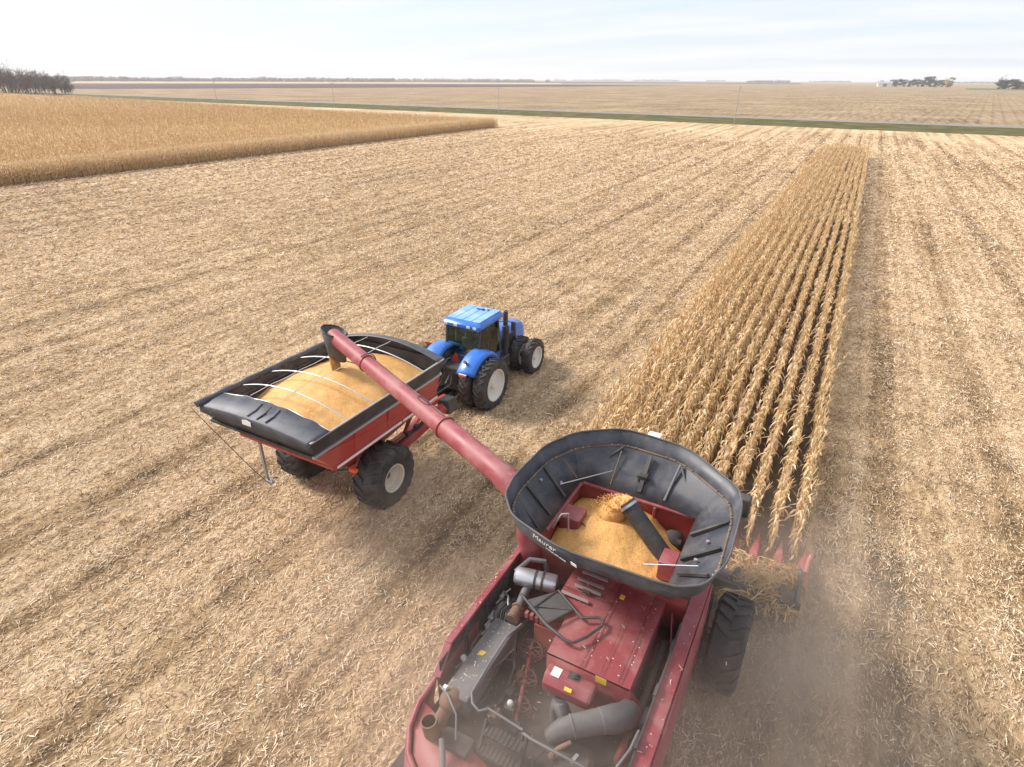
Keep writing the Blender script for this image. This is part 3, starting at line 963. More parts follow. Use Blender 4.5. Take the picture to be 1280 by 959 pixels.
# ------------------------------------------------------------------ combine harvester
def wheel(root, name, c, side, rad, wid, rim_r, rim_mat, lugs=20, lug_h=0.05, dish=0.10, n=48, bolts=8):
    """c: centre of the tyre; side +1: outer face towards +X. wheel > tyre, rim (> hub)"""
    cx, cy, cz = c
    wo_ = empty(name, c); wo_.parent = root
    h = wid/2; rr = rad - lug_h
    prof = [(rim_r, -h*0.80), (rim_r+0.03, -h*0.92), ((rr+rim_r)/2, -h*1.02), (rr-0.10, -h*0.98), (rr-0.03, -h*0.82), (rr, -h*0.4), (rr+0.008, 0),
            (rr, h*0.4), (rr-0.03, h*0.82), (rr-0.10, h*0.98), ((rr+rim_r)/2, h*1.02), (rim_r+0.03, h*0.92), (rim_r, h*0.80)]
    mb = MB()
    mb.lathe(prof, (0, 0, 0), (1, 0, 0), n)
    for k in range(lugs):                              # chevron lugs
        for s in (-1, 1):
            t0 = 2*PI*(k + (0.5 if s > 0 else 0))/lugs
            pts = []
            for f_, dt, ra in ((0.02, 0.0, rr+lug_h), (0.45, -0.09, rr+lug_h-0.002), (0.80, -0.19, rr+lug_h*0.75), (1.02, -0.26, rr-0.10)):
                t = t0 + dt*(20.0/lugs)
                pts.append((s*h*f_, ra, t))
            wv = 0.075*rad*(20.0/lugs)
            for i in range(3):
                a, b = pts[i], pts[i+1]
                def P(p, off, drop):
                    t = p[2] + off/p[1]; r_ = p[1] - drop
                    return (p[0], r_*math.cos(t), r_*math.sin(t))
                w2 = wv*0.5
                mb.hexa([P(a, -w2*1.2, lug_h+.03), P(a, w2*1.2, lug_h+.03), P(b, w2*1.2, lug_h+.03), P(b, -w2*1.2, lug_h+.03),
                         P(a, -w2, 0), P(a, w2, 0), P(b, w2, 0), P(b, -w2, 0)])
    mb.build('tyre', M['rubber'], wo_, 40)
    mb = MB()
    s = side
    mb.lathe([(rim_r+0.012, s*h*0.93), (rim_r-0.03, s*h*0.90), (rim_r-0.035, s*h*0.45), (rim_r-0.07, s*(h*0.45-0.02)), (rim_r*0.62, s*(h*0.45-dish)), (rim_r*0.36, s*(h*0.45-dish*0.9)),
              (0.001, s*(h*0.45-dish*0.9)), (0.001, s*(h*0.45-dish-0.05)), (rim_r*0.62, s*(h*0.45-dish-0.05)), (rim_r-0.06, s*0.0), (rim_r-0.03, -s*h*0.85), (rim_r+0.012, -s*h*0.90)], (0, 0, 0), (1, 0, 0), 40)
    rim = mb.build('rim', rim_mat, wo_, 40)
    mb = MB()
    x0 = s*(h*0.45-dish*0.9)
    mb.cyl((x0, 0, 0), (x0+s*0.10, 0, 0), rim_r*0.24, rim_r*0.20, 16)
    for k in range(bolts):
        t = 2*PI*k/bolts
        mb.cyl((x0, rim_r*0.31*math.cos(t), rim_r*0.31*math.sin(t)), (x0+s*0.035, rim_r*0.31*math.cos(t), rim_r*0.31*math.sin(t)), 0.018, n=6)
    mb.build('hub', M['rust'] if rim_mat is M['cream'] else rim_mat, rim, 40)
    return wo_

CO = Vector((-2.35, 8.0, 0.0))
comb = empty('combine_harvester', CO)
tag(comb, 'red combine harvester with open black grain tank extension and bare engine deck', 'combine harvester')
def cm():
    m = MB(); m.m = Matrix.Translation(-CO); return m
RX, LX = -0.86, -4.10                       # inner faces of the two side panels
# side panels: a folded top lip over a tall sheet
mb = cm()
mb.slab([(LX-.04, 8.9, 0.95), (LX-.04, 8.9, 2.82), (LX-.04, 5.42, 2.80), (LX-.01, 5.05, 2.42), (LX-.01, 5.05, 0.95)], 0.05)
mb.bar((LX-.03, 8.9, 2.83), (LX-.03, 5.42, 2.81), 0.13, 0.06)
mb.bar((LX-.03, 5.45, 2.81), (LX+.0, 5.04, 2.44), 0.13, 0.05)
mb.build('side_panel', M['red'], comb, bevel=0.012)
mb = cm()
mb.slab([(RX+.05, 3.3, 0.95), (RX+.05, 3.3, 2.74), (RX+.05, 8.9, 2.82), (RX+.05, 8.9, 0.95)], 0.05)
mb.hexa([(RX-.04, 3.3, 2.70), (RX+.20, 3.3, 2.66), (RX+.20, 8.9, 2.74), (RX-.04, 8.9, 2.78), (RX-.04, 3.3, 2.76), (RX+.20, 3.3, 2.72), (RX+.20, 8.9, 2.80), (RX-.04, 8.9, 2.84)])
mb.slab([(RX+.205, 8.9, 1.0), (RX+.205, 8.9, 2.74), (RX+.205, 3.3, 2.66), (RX+.205, 3.3, 1.0)], 0.03)
mb.build('side_panel', M['red'], comb, bevel=0.01)
mb = cm()                                   # dark seal and hinges along the right panel lip
mb.bar((RX-.035, 7.6, 2.86), (RX-.035, 4.2, 2.79), 0.03, 0.03)
for y in (7.0, 6.1, 5.2):
    mb.box(RX-.07, RX-.02, y, y+.22, 2.79, 2.87)
mb.build('seal_strip', M['black'], comb)
# engine deck
mb = cm()
mb.box(LX, RX, 3.2, 7.35, 1.78, 1.90)
mb.build('engine_deck', M['dark'], comb)
mb = cm()                                   # dark inner lining of the left bay
mb.box(LX+.012, LX+.03, 5.1, 7.6, 1.9, 2.74)
for y in (5.8, 6.5, 7.2): mb.box(LX+.03, LX+.08, y, y+.05, 1.9, 2.72)
mb.build('bay_lining', M['dark'], comb)
mb = cm(); mb.box(LX+.02, RX-.02, 3.2, 9.4, 0.95, 1.74); mb.build('body', M['red_in'], comb)
# rear hood: rounded red corner with a seam
mb = cm()
sec = []
for i, (x, y, z) in enumerate([(LX-.02, 5.04, 2.42), (LX-.03, 4.6, 2.36), (-4.06, 4.25, 2.26), (-3.86, 3.95, 2.20), (-3.5, 3.72, 2.16), (-3.0, 3.62, 2.14), (-2.5, 3.6, 2.14)]):
    sec.append((x, y, z))
mb.grid([[(x, y, z) for x, y, z in sec], [(x-.10*(1 if i < 5 else .3), y-.22*(i/6), z-.62) for i, (x, y, z) in enumerate(sec)], [(x-.05, y-.25*(i/6)+.06, z-1.3) for i, (x, y, z) in enumerate(sec)]])
mb.tube([(x, y, z) for x, y, z in sec], 0.028, 8)
mb.build('rear_corner', M['red'], comb, 50, solid=.03)
mb = cm()
mb.grid([[(x+.05, y+.04, z-.02) for x, y, z in sec][1:], [(-3.55+.18*i, 4.62-.05*i, 2.08) for i in range(6)]])
mb.build('rear_shelf', M['red'], comb, 50, solid=.02)
mb = cm()
mb.tube([(x-.045*(1 if i < 5 else .3)-.012, y-.1*(i/6)-.01, z-.30) for i, (x, y, z) in enumerate(sec)], 0.012, 6)
mb.build('seam', M['black'], comb)
# engine hood
HZ = 2.86
mb = cm()
hp = [(-2.98, 8.1), (-2.98, 7.25), (-2.66, 6.75), (-2.64, 6.04), (-1.26, 6.04), (-1.26, 8.1)]
mb.slab([(x, y, HZ-.04) for x, y in reversed(hp)], 0.04)
for i in range(1, 5):
    a, b = hp[i], hp[i+1] if i+1 < len(hp) else hp[0]
    mb.hexa([(a[0], a[1], 1.9), (b[0], b[1], 1.9), (b[0]*.999, b[1]+.02, 1.9), (a[0]*.999, a[1]+.02, 1.9),
             (a[0], a[1], HZ-.04), (b[0], b[1], HZ-.04), (b[0]*.999, b[1]+.02, HZ-.04), (a[0]*.999, a[1]+.02, HZ-.04)])
mb.build('engine_hood', M['red'], comb, bevel=0.01)
mb = cm()                                   # seams of the lift-off panels and the louvre slots
for a, b in (((-2.05, 6.05), (-2.05, 8.1)), ((-2.96, 7.42), (-2.05, 7.44)), ((-1.44, 6.05), (-1.44, 8.0)), ((-1.74, 6.05), (-1.74, 8.0))):
    mb.bar((a[0], a[1], HZ+.002), (b[0], b[1], HZ+.002), 0.012 if a[0] != -1.74 else 0.005, 0.006)
mb.build('panel_seam', M['black'], comb)
for y, x0, x1 in ((7.90, -2.80, -2.30), (7.70, -2.81, -2.29), (7.53, -2.79, -2.29), (7.27, -2.93, -2.42)):
    mb = cm(); mb.slab([(x0, y-.035, HZ+.003), (x1, y-.035, HZ+.003), (x1-.02, y+.035, HZ+.003), (x0-.02, y+.035, HZ+.003)], 0.022)
    mb.build('louvre', M['louvre'], comb, bevel=0.008)
mb = cm(); mb.box(-2.62, -2.48, 7.44, 7.50, HZ, HZ+.03); mb.build('latch', M['black'], comb)
rb = random.Random(9)
for k in range(13):
    mb = cm()
    x, y = rb.choice((-1.38, -1.50, -1.86, -2.0)) + rb.uniform(-.03, .03), 6.15 + rb.random()*1.7
    mb.cyl((x, y, HZ), (x, y, HZ+.006), 0.009, n=8)
    mb.build('bolt', M['white'], comb)
mb = cm(); mb.slab([(-1.80, 6.020, 2.70), (-1.62, 6.020, 2.70), (-1.62, 6.020, 2.83), (-1.80, 6.020, 2.83)], 0.006); mb.build('yellow_label', M['yellow'], comb)
mb = cm(); mb.box(-1.99, -1.91, 7.62, 7.70, HZ+.002, HZ+.03); mb.build('yellow_tag', M['yellow'], comb)
# red rounded box at the rear edge of the hood
mb = cm()
oc = []
for k in range(8):
    t = PI/8 + k*PI/4; oc.append((0.21*math.cos(t), 0.21*math.sin(t)))
for x0, x1 in ((-2.50, -1.78),):
    vs = [(x0+.05, 5.80+a*.85, 2.62+b*.85) for a, b in oc] + [(x0, 5.80+a, 2.62+b) for a, b in oc] + [(x1, 5.80+a, 2.62+b) for a, b in oc] + [(x1+.05, 5.80+a*.85, 2.62+b*.85) for a, b in oc]
    # run along x with slightly proud ends
    fs = [tuple(range(8)), tuple(range(31, 23, -1))]
    for s in range(3):
        for k in range(8):
            j = (k+1) % 8
            fs.append((s*8+k, s*8+j, s*8+8+j, s*8+8+k))
    vs = [(x if i not in range(8) else x0-.02, y, z) for i, (x, y, z) in enumerate(vs)]
    mb._add(vs, fs)
tank = mb.build('expansion_tank', M['red'], comb, bevel=0.012)
mb = cm(); mb.slab([(-2.42, 5.70, 2.818), (-2.28, 5.70, 2.818), (-2.28, 5.87, 2.818), (-2.42, 5.87, 2.818)], 0.004); mb.build('white_label', M['white'], tank)
mb = cm(); mb.slab([(-2.15, 5.615, 2.74), (-2.03, 5.615, 2.74), (-2.03, 5.655, 2.78), (-2.15, 5.655, 2.78)], 0.004); mb.build('yellow_label', M['yellow'], tank)
mb = cm(); mb.cyl((-2.07, 5.85, 2.80), (-2.07, 5.85, 2.86), 0.055, n=14); mb.cyl((-2.07, 5.85, 2.86), (-2.07, 5.85, 2.885), 0.035, n=6); mb.box(-2.17, -1.98, 5.78, 5.92, 2.805, 2.82); mb.build('filler_cap', M['black'], tank)
mb = cm(); mb.tube([(-2.42, 5.58, 2.6), (-2.3, 5.54, 2.56), (-2.1, 5.55, 2.58)], 0.01, 6); mb.build('hand_grip', M['dark'], tank)
# grey air duct
mb = cm()
mb.tube([(-2.10, 5.10, 2.35), (-1.98, 5.16, 2.52), (-1.80, 5.30, 2.56), (-1.52, 5.52, 2.58), (-1.34, 5.66, 2.58), (-1.22, 5.80, 2.54), (-1.20, 5.98, 2.45)],
        [0.13, 0.15, 0.165, 0.18, 0.205, 0.20, 0.18], 20)
duct = mb.build('air_duct', M['midgrey'], comb, 50)
mb = cm()
for c, d in (((-1.50, 5.535, 2.58), (0.62, 0.53, 0.05)), ((-1.84, 5.265, 2.56), (0.62, 0.5, 0.15))):
    d = Vector(d).normalized(); c = Vector(c); mb.cyl(c-d*.012, c+d*.012, 0.188 if c.x > -1.6 else .17, n=24)
mb.build('clamp', M['grey'], duct)
mb = cm(); mb.tube([(-2.22, 5.62, 1.9), (-2.24, 5.62, 2.2), (-2.22, 5.60, 2.38), (-2.12, 5.52, 2.44), (-2.02, 5.44, 2.35), (-2.0, 5.40, 2.1)], 0.115, 16); mb.build('air_duct', M['midgrey'], comb, 50)
mb = cm(); mb.cyl((-1.70, 5.02, 1.9), (-1.70, 5.02, 2.24), 0.31, 0.30, 28); mb.cyl((-1.70, 5.02, 2.24), (-1.70, 5.02, 2.29), 0.285, 0.22, 28); lid = mb.build('screen_drum', M['dark'], comb, bevel=0.01)
mb = cm(); mb.slab([(-1.73, 4.93, 2.293), (-1.68, 4.92, 2.293), (-1.64, 5.08, 2.293), (-1.69, 5.09, 2.293)], 0.004); mb.build('white_label', M['white'], lid)
mb = cm(); mb.tube([(-1.98, 4.86, 2.3), (-1.93, 4.93, 2.42), (-1.78, 5.08, 2.5)], 0.035, 8); mb.cyl((-2.0, 4.84, 2.3), (-1.95, 4.88, 2.35), 0.05, n=8); mb.build('lever', M['rust'], comb)
# polished exhaust canister
mb = cm()
a, b = Vector((-3.88, 7.30, 2.78)), Vector((-3.12, 7.46, 2.78)); d = (b-a).normalized()
mb.lathe([(0.001, -0.02), (0.12, -0.02), (0.165, 0.02), (0.17, 0.06), (0.17, 0.72), (0.15, 0.77), (0.08, 0.78), (0.001, 0.78)], a, d, 28, False)
can = mb.build('exhaust_canister', M['alu'], comb, 40)
mb = cm()
for s in (0.36, 0.50): mb.cyl(a+d*s, a+d*(s+.045), 0.178, n=28)
mb.build('strap', M['black'], can)
mb = cm(); mb.tube([(-3.9, 7.3, 2.86), (-3.75, 7.6, 2.98), (-3.5, 7.72, 2.95), (-3.45, 7.75, 2.7)], 0.045, 10); mb.build('pipe', M['grey'], comb)
mb = cm(); mb.tube([(-3.62, 7.28, 2.66), (-3.60, 7.05, 2.60), (-3.56, 6.80, 2.58)], 0.085, 14); mb.build('pipe', M['grey'], comb)
mb = cm(); mb.cyl((-3.57, 6.84, 2.58), (-3.55, 6.52, 2.56), 0.105, n=16); mb.cyl((-3.57, 6.80, 2.58), (-3.565, 6.76, 2.58), 0.125, n=16); mb.cyl((-3.555, 6.58, 2.56), (-3.55, 6.53, 2.56), 0.12, n=16); mb.build('pipe', M['rust'], comb)
mb = cm(); mb.box(-3.86, -3.42, 4.86, 6.50, 2.12, 2.50); beam = mb.build('heat_shield', M['grey'], comb, bevel=0.02)
mb = cm(); mb.slab([(-3.74, 5.66, 2.502), (-3.64, 5.70, 2.502), (-3.62, 5.78, 2.502), (-3.72, 5.78, 2.502)], 0.004); mb.build('yellow_label', M['yellow'], beam)
mb = cm(); mb.uv_ball((-3.70, 4.86, 2.38), 0.19, 0.21, 0.16, 16, 8); mb.tube([(-3.70, 4.80, 2.36), (-3.74, 4.62, 2.22), (-3.76, 4.5, 2.0)], 0.11, 14); mb.build('exhaust_elbow', M['rust'], comb, 50)
mb = cm(); mb.lathe([(0.105, 0), (0.125, 0), (0.125, 0.42), (0.105, 0.42)], (-3.72, 4.38, 2.06), (-0.12, -0.05, 1), 20); st = mb.build('exhaust_stack', M['rust'], comb, 40)
mb = cm(); mb.box(-3.86, -3.80, 4.86, 4.92, 2.5, 2.58); mb.build('clip', M['white'], comb)
mb = cm(); mb.tube([(-3.98, 4.95, 2.42), (-3.72, 4.80, 2.56), (-3.45, 4.62, 2.50), (-3.32, 4.40, 2.3)], 0.018, 8); mb.tube([(-3.5, 4.30, 2.34), (-3.34, 4.08, 2.22), (-3.24, 3.9, 2.12)], 0.045, 10); mb.build('hose', M['grey'], comb)
# three red spoked fan rings on one shaft
M['fan'] = paint('dirty_red', (0.12, 0.018, 0.018), (0.10, 0.075, 0.065), 0.6, 0.8)
mb = cm(); mb.cyl((-3.16, 6.60, 2.18), (-2.78, 5.25, 2.0), 0.035, n=10)
mb.build('fan_shaft', M['red_in'], comb)
for (x, y, z) in ((-3.12, 6.42, 2.12), (-2.99, 5.95, 2.02), (-2.87, 5.50, 1.95)):
    mb = cm()
    for r_, dz in ((0.23, .0), (0.225, .07), (0.20, .13)):
        mb.tube([(x+r_*math.cos(2*PI*k/20), y+r_*.72*math.sin(2*PI*k/20), z+dz) for k in range(20)], 0.012, 5, True)
    for k in range(8):
        t = 2*PI*k/8
        mb.bar((x, y, z+.05), (x+.22*math.cos(t), y+.22*.72*math.sin(t), z+.05), 0.02, 0.09)
    mb.cyl((x, y, z-.1), (x, y, z+.12), 0.05, n=10)
    mb.build('fan_ring', M['fan'], comb)
mb = cm(); mb.box(-3.15, -2.70, 6.60, 6.95, 1.9, 2.62); mb.build('fan_housing', M['red_in'], comb, bevel=0.01)
# mesh guard with its bent tube frame
mb = cm()
mb.slab([(-3.38, 6.74, HZ+.05), (-3.28, 6.66, HZ+.05), (-2.60, 6.95, HZ+.02), (-2.62, 7.03, HZ+.02), (-3.01, 7.17, HZ+.05)][::-1][::-1], 0.015)
mb.slab([(-3.30, 6.66, HZ+.02), (-2.90, 6.50, HZ+.02), (-2.60, 6.94, HZ+.02)], 0.012)
mb.build('guard_plate', M['midgrey'], comb)
mb = cm()
mb.tube([(-3.54, 6.84, 2.90), (-2.85, 6.44, 2.92), (-2.44, 6.31, 2.92), (-2.32, 6.32, 2.92), (-2.17, 6.53, 2.92), (-2.03, 6.86, 2.92), (-2.05, 6.98, 2.92), (-2.14, 7.0, 2.92), (-2.38, 6.86, 2.92), (-2.50, 6.92, 2.92), (-2.98, 7.21, 2.92)], 0.026, 8)
mb.tube([(-2.86, 6.45, 2.93), (-2.58, 6.93, 2.93)], 0.016, 6); mb.tube([(-3.2, 6.64, 2.93), (-2.99, 7.2, 2.93)], 0.012, 6)
mb.build('guard_frame', M['black'], comb)
mb = cm()
for k in range(4):
    x = -3.34 + k*.10; mb.box(x, x+.06, 6.60, 6.68, 2.66, 2.78)
mb.build('red_bracket', M['red'], comb, bevel=0.006)
# hydraulic valves and hoses on the left
rh = random.Random(17)
for k in range(18):                         # hoses and looms crowding the left bay and the deck
    x0, y0 = rh.uniform(-4.0, -3.3), rh.uniform(6.0, 7.6)
    pts = [(x0, y0, rh.uniform(1.95, 2.4))]
    for q in range(4):
        x0 += rh.uniform(-.16, .18); y0 -= rh.uniform(.12, .42); x0 = max(-4.02, min(-2.75, x0))
        pts.append((x0, y0, rh.uniform(1.94, 2.42)))
    mb = cm(); mb.tube(pts, rh.choice((.010, .014, .018, .026)), 6); mb.build('hose', M[rh.choice(('black', 'black', 'grey', 'rust', 'dark'))], comb, 60)
for k in range(14):
    x, y = rh.choice((rh.uniform(-4.0, -3.9), rh.uniform(-3.35, -2.75))), rh.uniform(5.1, 7.4)
    s = rh.uniform(.04, .11); z = 1.9
    mb = cm(); mb.box(x-s, x+s, y-s*1.3, y+s*1.3, z, z+rh.uniform(.08, .35)); mb.cyl((x, y, z+.05), (x+rh.uniform(-.1, .1), y+.05, z+.42), .018, n=6)
    mb.build('engine_block', M[rh.choice(('dark', 'black', 'rust', 'midgrey'))], comb, bevel=.012)
for k in range(9):
    x, y = rh.uniform(-2.6, -1.1), rh.uniform(4.3, 5.5)
    mb = cm(); mb.tube([(x, y, 1.92), (x+rh.uniform(-.2, .2), y+rh.uniform(.1, .3), 2.05), (x+rh.uniform(-.4, .4), y+rh.uniform(.3, .6), 1.94)], rh.choice((.014, .02, .03)), 6); mb.build('hose', M['black'], comb, 60)
mb = cm()
for k in range(40):
    t = k/40; y = 3.6+5.0*t
    mb.cyl((RX+.215, y, 2.5), (RX+.222, y, 2.5), .012, n=6)
    if k < 30: mb.cyl((LX-.09+.0, 5.5+.11*k, 2.862), (LX-.09, 5.5+.11*k, 2.868), .010, n=6)
mb.build('bolt', M['steel'], comb)
mb = cm()
for (x, y, z, s) in ((-3.95, 6.55, 2.40, .10), (-3.90, 6.78, 2.44, .09), (-3.98, 6.98, 2.5, .08), (-3.92, 6.35, 2.36, .07)):
    mb.box(x-s*.5, x+s*.5, y-s, y+s, z-s*.5, z+s*.6)
    mb.cyl((x, y+s, z), (x+.05, y+s+.12, z+.02), 0.02, n=8); mb.cyl((x, y-s, z), (x-.02, y-s-.14, z), 0.022, n=8)
mb.tube([(-4.02, 7.05, 2.52), (-3.84, 6.92, 2.62), (-3.72, 6.70, 2.66)], 0.018, 6)
mb.build('hydraulic_valve', M['steel'], comb, bevel=0.006)
for k in range(6):
    mb = cm()
    x = -3.92 + k*.045
    mb.tube([(x, 7.0+.03*k, 2.45), (x+.03, 6.8, 2.60-.01*k), (x-.02, 6.62, 2.55), (x+.02, 6.45, 2.40), (x-.05, 6.1, 2.30), (x-.12, 5.7, 2.15)], 0.014, 6)
    mb.build('hose', M['grey'] if k % 2 else M['black'], comb, 50)
mb = cm(); mb.cyl((-3.98, 5.62, 2.34), (-3.84, 5.52, 2.38), 0.06, 0.05, 12); mb.tube([(-3.86, 5.52, 2.38), (-3.80, 5.60, 2.46), (-3.80, 5.78, 2.44)], 0.035, 8); mb.build('oil_filter', M['white'], comb)
mb = cm(); mb.box(-3.02, -2.86, 5.28, 5.46, 1.9, 2.16); bot = mb.build('coolant_bottle', M['black'], comb, bevel=0.02)
mb = cm(); mb.cyl((-2.94, 5.37, 2.16), (-2.94, 5.37, 2.20), 0.05, n=12); mb.uv_ball((-2.94, 5.37, 2.20), .05, .05, .04, 12, 6, 0.0); mb.build('cap', M['white'], bot)
# hand rails and ladder at the rear
mb = cm()
mb.tube([(-3.34, 6.50, 2.60), (-3.42, 6.12, 2.64), (-3.42, 5.5, 2.62), (-3.40, 4.98, 2.60), (-3.30, 4.84, 2.60), (-3.15, 4.78, 2.60), (-3.05, 4.88, 2.60), (-2.98, 4.88, 2.60), (-2.44, 4.84, 2.60)], 0.022, 8)
mb.build('handrail', M['grey'], comb, 50)
mb = cm()
mb.tube([(-2.44, 4.84, 1.9), (-2.44, 4.84, 2.52), (-2.40, 4.80, 2.60), (-2.28, 4.78, 2.60), (-1.99, 4.78, 2.60), (-1.50, 4.78, 2.60), (-1.2, 4.78, 2.60)], 0.022, 8)
for x in (-2.99, -2.36, -2.26, -1.5): mb.tube([(x, 4.80, 1.6), (x, 4.80, 2.58)], 0.016, 6)
mb.build('handrail', M['grey'], comb, 50)
mb = cm(); mb.tube([(-1.12, 4.8, 1.9), (-1.10, 4.92, 2.5), (-1.06, 5.02, 2.60), (-0.98, 5.30, 2.62), (-0.96, 5.62, 2.62), (-0.96, 5.7, 2.2)], 0.026, 8); mb.build('handrail', M['grey'], comb, 50)
for (y, z) in ((4.70, 2.42), (4.56, 2.16), (4.40, 1.90), (4.26, 1.64)):
    mb = cm(); mb.box(-2.98, -2.40, y-.09, y+.09, z-.03, z)
    for k in range(9): mb.box(-2.97+.07*k, -2.94+.07*k, y-.09, y+.09, z, z+.012)
    mb.build('ladder_step', M['dark'], comb)
for x in (-3.02, -2.36):
    mb = cm(); mb.bar((x, 4.82, 2.5), (x, 4.18, 1.5), 0.04, 0.10); mb.build('ladder_rail', M['dark'], comb)
mb = cm(); mb.box(-2.34, -1.0, 3.5, 4.2, 1.9, 2.02); mb.build('cover_plate', M['dark'], comb, bevel=0.02); mb = cm(); mb.box(-3.6, -3.1, 4.3, 4.6, 1.9, 2.2); mb.build('cover_plate', M['dark'], comb, bevel=0.02)
mb = cm(); mb.box(-2.4, -0.92, 3.3, 4.0, 1.6, 1.98); mb.build('rear_panel', M['red_in'], comb, bevel=0.02)
mb = cm(); mb.cyl((-1.22, 4.62, 2.3), (-1.22, 4.62, 2.42), 0.06, n=12); mb.uv_ball((-1.22, 4.62, 2.42), .06, .06, .04, 12, 5, 0.0); mb.build('rear_lamp', M['white'], comb)
# gap between hood and right panel
mb = cm(); mb.tube([(-1.08, 7.5, 2.40), (-1.07, 6.9, 2.48), (-1.07, 6.2, 2.42), (-1.10, 5.7, 2.3)], 0.06, 12); mb.build('hose', M['black'], comb, 50)
mb = cm(); mb.cyl((-0.98, 5.9, 2.38), (-0.96, 6.18, 2.40), 0.065, n=14); mb.build('filter', M['grey'], comb, bevel=0.01)
mb = cm(); mb.slab([(-1.26, 6.04, 1.9), (-1.0, 6.2, 1.9), (-1.0, 6.2, 2.3), (-1.26, 6.04, 2.84)], 0.02); mb.build('deck_gusset', M['red'], comb); mb = cm(); mb.slab([(-0.90, 7.1, 1.9), (-0.90, 7.9, 1.9), (-1.12, 7.9, 2.7), (-0.92, 7.1, 2.6)], 0.02); mb.build('deck_gusset', M['red'], comb); mb = cm()
mb.slab([(-1.22, 5.98, 1.9), (-1.22, 5.5, 1.9), (-1.1, 5.3, 2.0), (-1.1, 5.98, 2.4)], 0.02); mb.build('deck_gusset', M['red'], comb)
mb = cm(); mb.slab([(LX+.05, 8.0, 1.9), (LX+.05, 8.0, 3.0), (RX-.05, 8.0, 3.0), (RX-.05, 8.0, 1.9)], 0.03)
mb.build('front_bulkhead', M['red_in'], comb)

# grain tank: sloped red bin, black fold-out extension
TZ0, TZ1, TZ2, TZ3 = 2.25, 3.66, 4.24, 4.56
base = [(-3.55, 7.40), (-3.55, 9.50), (-1.20, 9.50), (-1.20, 7.40)]
mb = cm()
lo = [(-3.15, 8.3), (-3.15, 9.2), (-1.55, 9.2), (-1.55, 8.3)]
bmid = [(-3.55, 8.12), (-3.55, 9.50), (-1.20, 9.50), (-1.20, 8.12)]
for i in range(4):
    j = (i+1) % 4
    mb.strip([(bmid[i][0], bmid[i][1], 2.80), (bmid[j][0], bmid[j][1], 2.80)], [(base[i][0], base[i][1], TZ1), (base[j][0], base[j][1], TZ1)], 0.03)
    mb.strip([(lo[i][0], lo[i][1], TZ0), (lo[j][0], lo[j][1], TZ0)], [(bmid[i][0], bmid[i][1], 2.80), (bmid[j][0], bmid[j][1], 2.80)], 0.03)
mb.slab([(x, y, TZ0) for x, y in lo], 0.03)
mb.box(-3.95, -0.92, 8.0, 9.6, 1.76, 2.24)
gt = mb.build('grain_tank', M['red_in'], comb, 0)
mb = cm()                                   # pressed folds, brackets in the bin
mb.box(-3.50, -3.10, 8.30, 8.72, 3.30, 3.62); mb.box(-1.50, -1.22, 8.02, 8.42, 3.25, 3.62)
mb.bar((-3.54, 7.8, 3.62), (-3.54, 9.45, 3.62), 0.10, 0.05); mb.bar((-3.5, 9.48, 3.62), (-1.25, 9.48, 3.62), 0.08, 0.05)
mb.bar((-2.0, 9.45, 2.9), (-1.98, 9.45, 3.6), 0.07, 0.06)
mb.build('tank_bracket', M['red'], gt, bevel=0.012)
mb = cm(); mb.tube([(-3.10, 8.45, 3.50), (-2.75, 8.25, 3.46)], 0.02, 6); mb.build('grab_bar', M['red'], gt, 50); mb = cm(); mb.tube([(-3.45, 7.9, 3.64), (-3.32, 7.98, 3.95), (-3.22, 8.05, 3.95), (-3.18, 8.0, 3.6)], 0.02, 8); mb.build('grab_bar', M['steel'], gt, 50)
mb = cm(); mb.cyl((-1.52, 9.10, 3.0), (-1.52, 9.44, 3.05), 0.20, n=20); mb.cyl((-1.8, 9.2, 3.1), (-1.35, 9.2, 3.15), 0.07, n=10); mb.build('bearing', M['dark'], gt)
rim = [(-4.12, 7.30), (-4.24, 7.85), (-4.20, 9.03), (-3.86, 9.80), (-3.05, 10.42), (-1.72, 10.35), (-0.58, 9.47), (-0.43, 8.95), (-0.38, 7.53), (-0.59, 6.86), (-0.98, 6.60), (-2.71, 6.53), (-3.73, 6.85)]
# finer outline with rounded corners
def chaikin(P, it):
    for _ in range(it):
        N_ = []
        for i in range(len(P)):
            a, b = Vector(P[i]), Vector(P[(i+1) % len(P)])
            N_ += [a*.86+b*.14, a*.14+b*.86]
        P = [tuple(p) for p in N_]
    return P
rimf = chaikin(rim, 2)
cxy = Vector((-2.36, 8.45))
skirt = [tuple(cxy + (Vector(p)-cxy)*0.955) for p in rimf]
mb = cm()
n = len(rimf)
A = [(x, y, TZ3) for x, y in rimf] + [(rimf[0][0], rimf[0][1], TZ3)]
B = [(x, y, TZ2) for x, y in skirt] + [(skirt[0][0], skirt[0][1], TZ2)]
def to_base(p):                             # nearest point on the bin's mouth in the same direction
    d = Vector(p) - cxy
    k = min(1.175/abs(d.x) if d.x else 9, 1.05/abs(d.y) if d.y else 9)
    return (cxy.x - .015 + d.x*k, cxy.y + d.y*k)
Cc = [(to_base(p)[0], to_base(p)[1], TZ1) for p in rimf]; Cc.append(Cc[0])
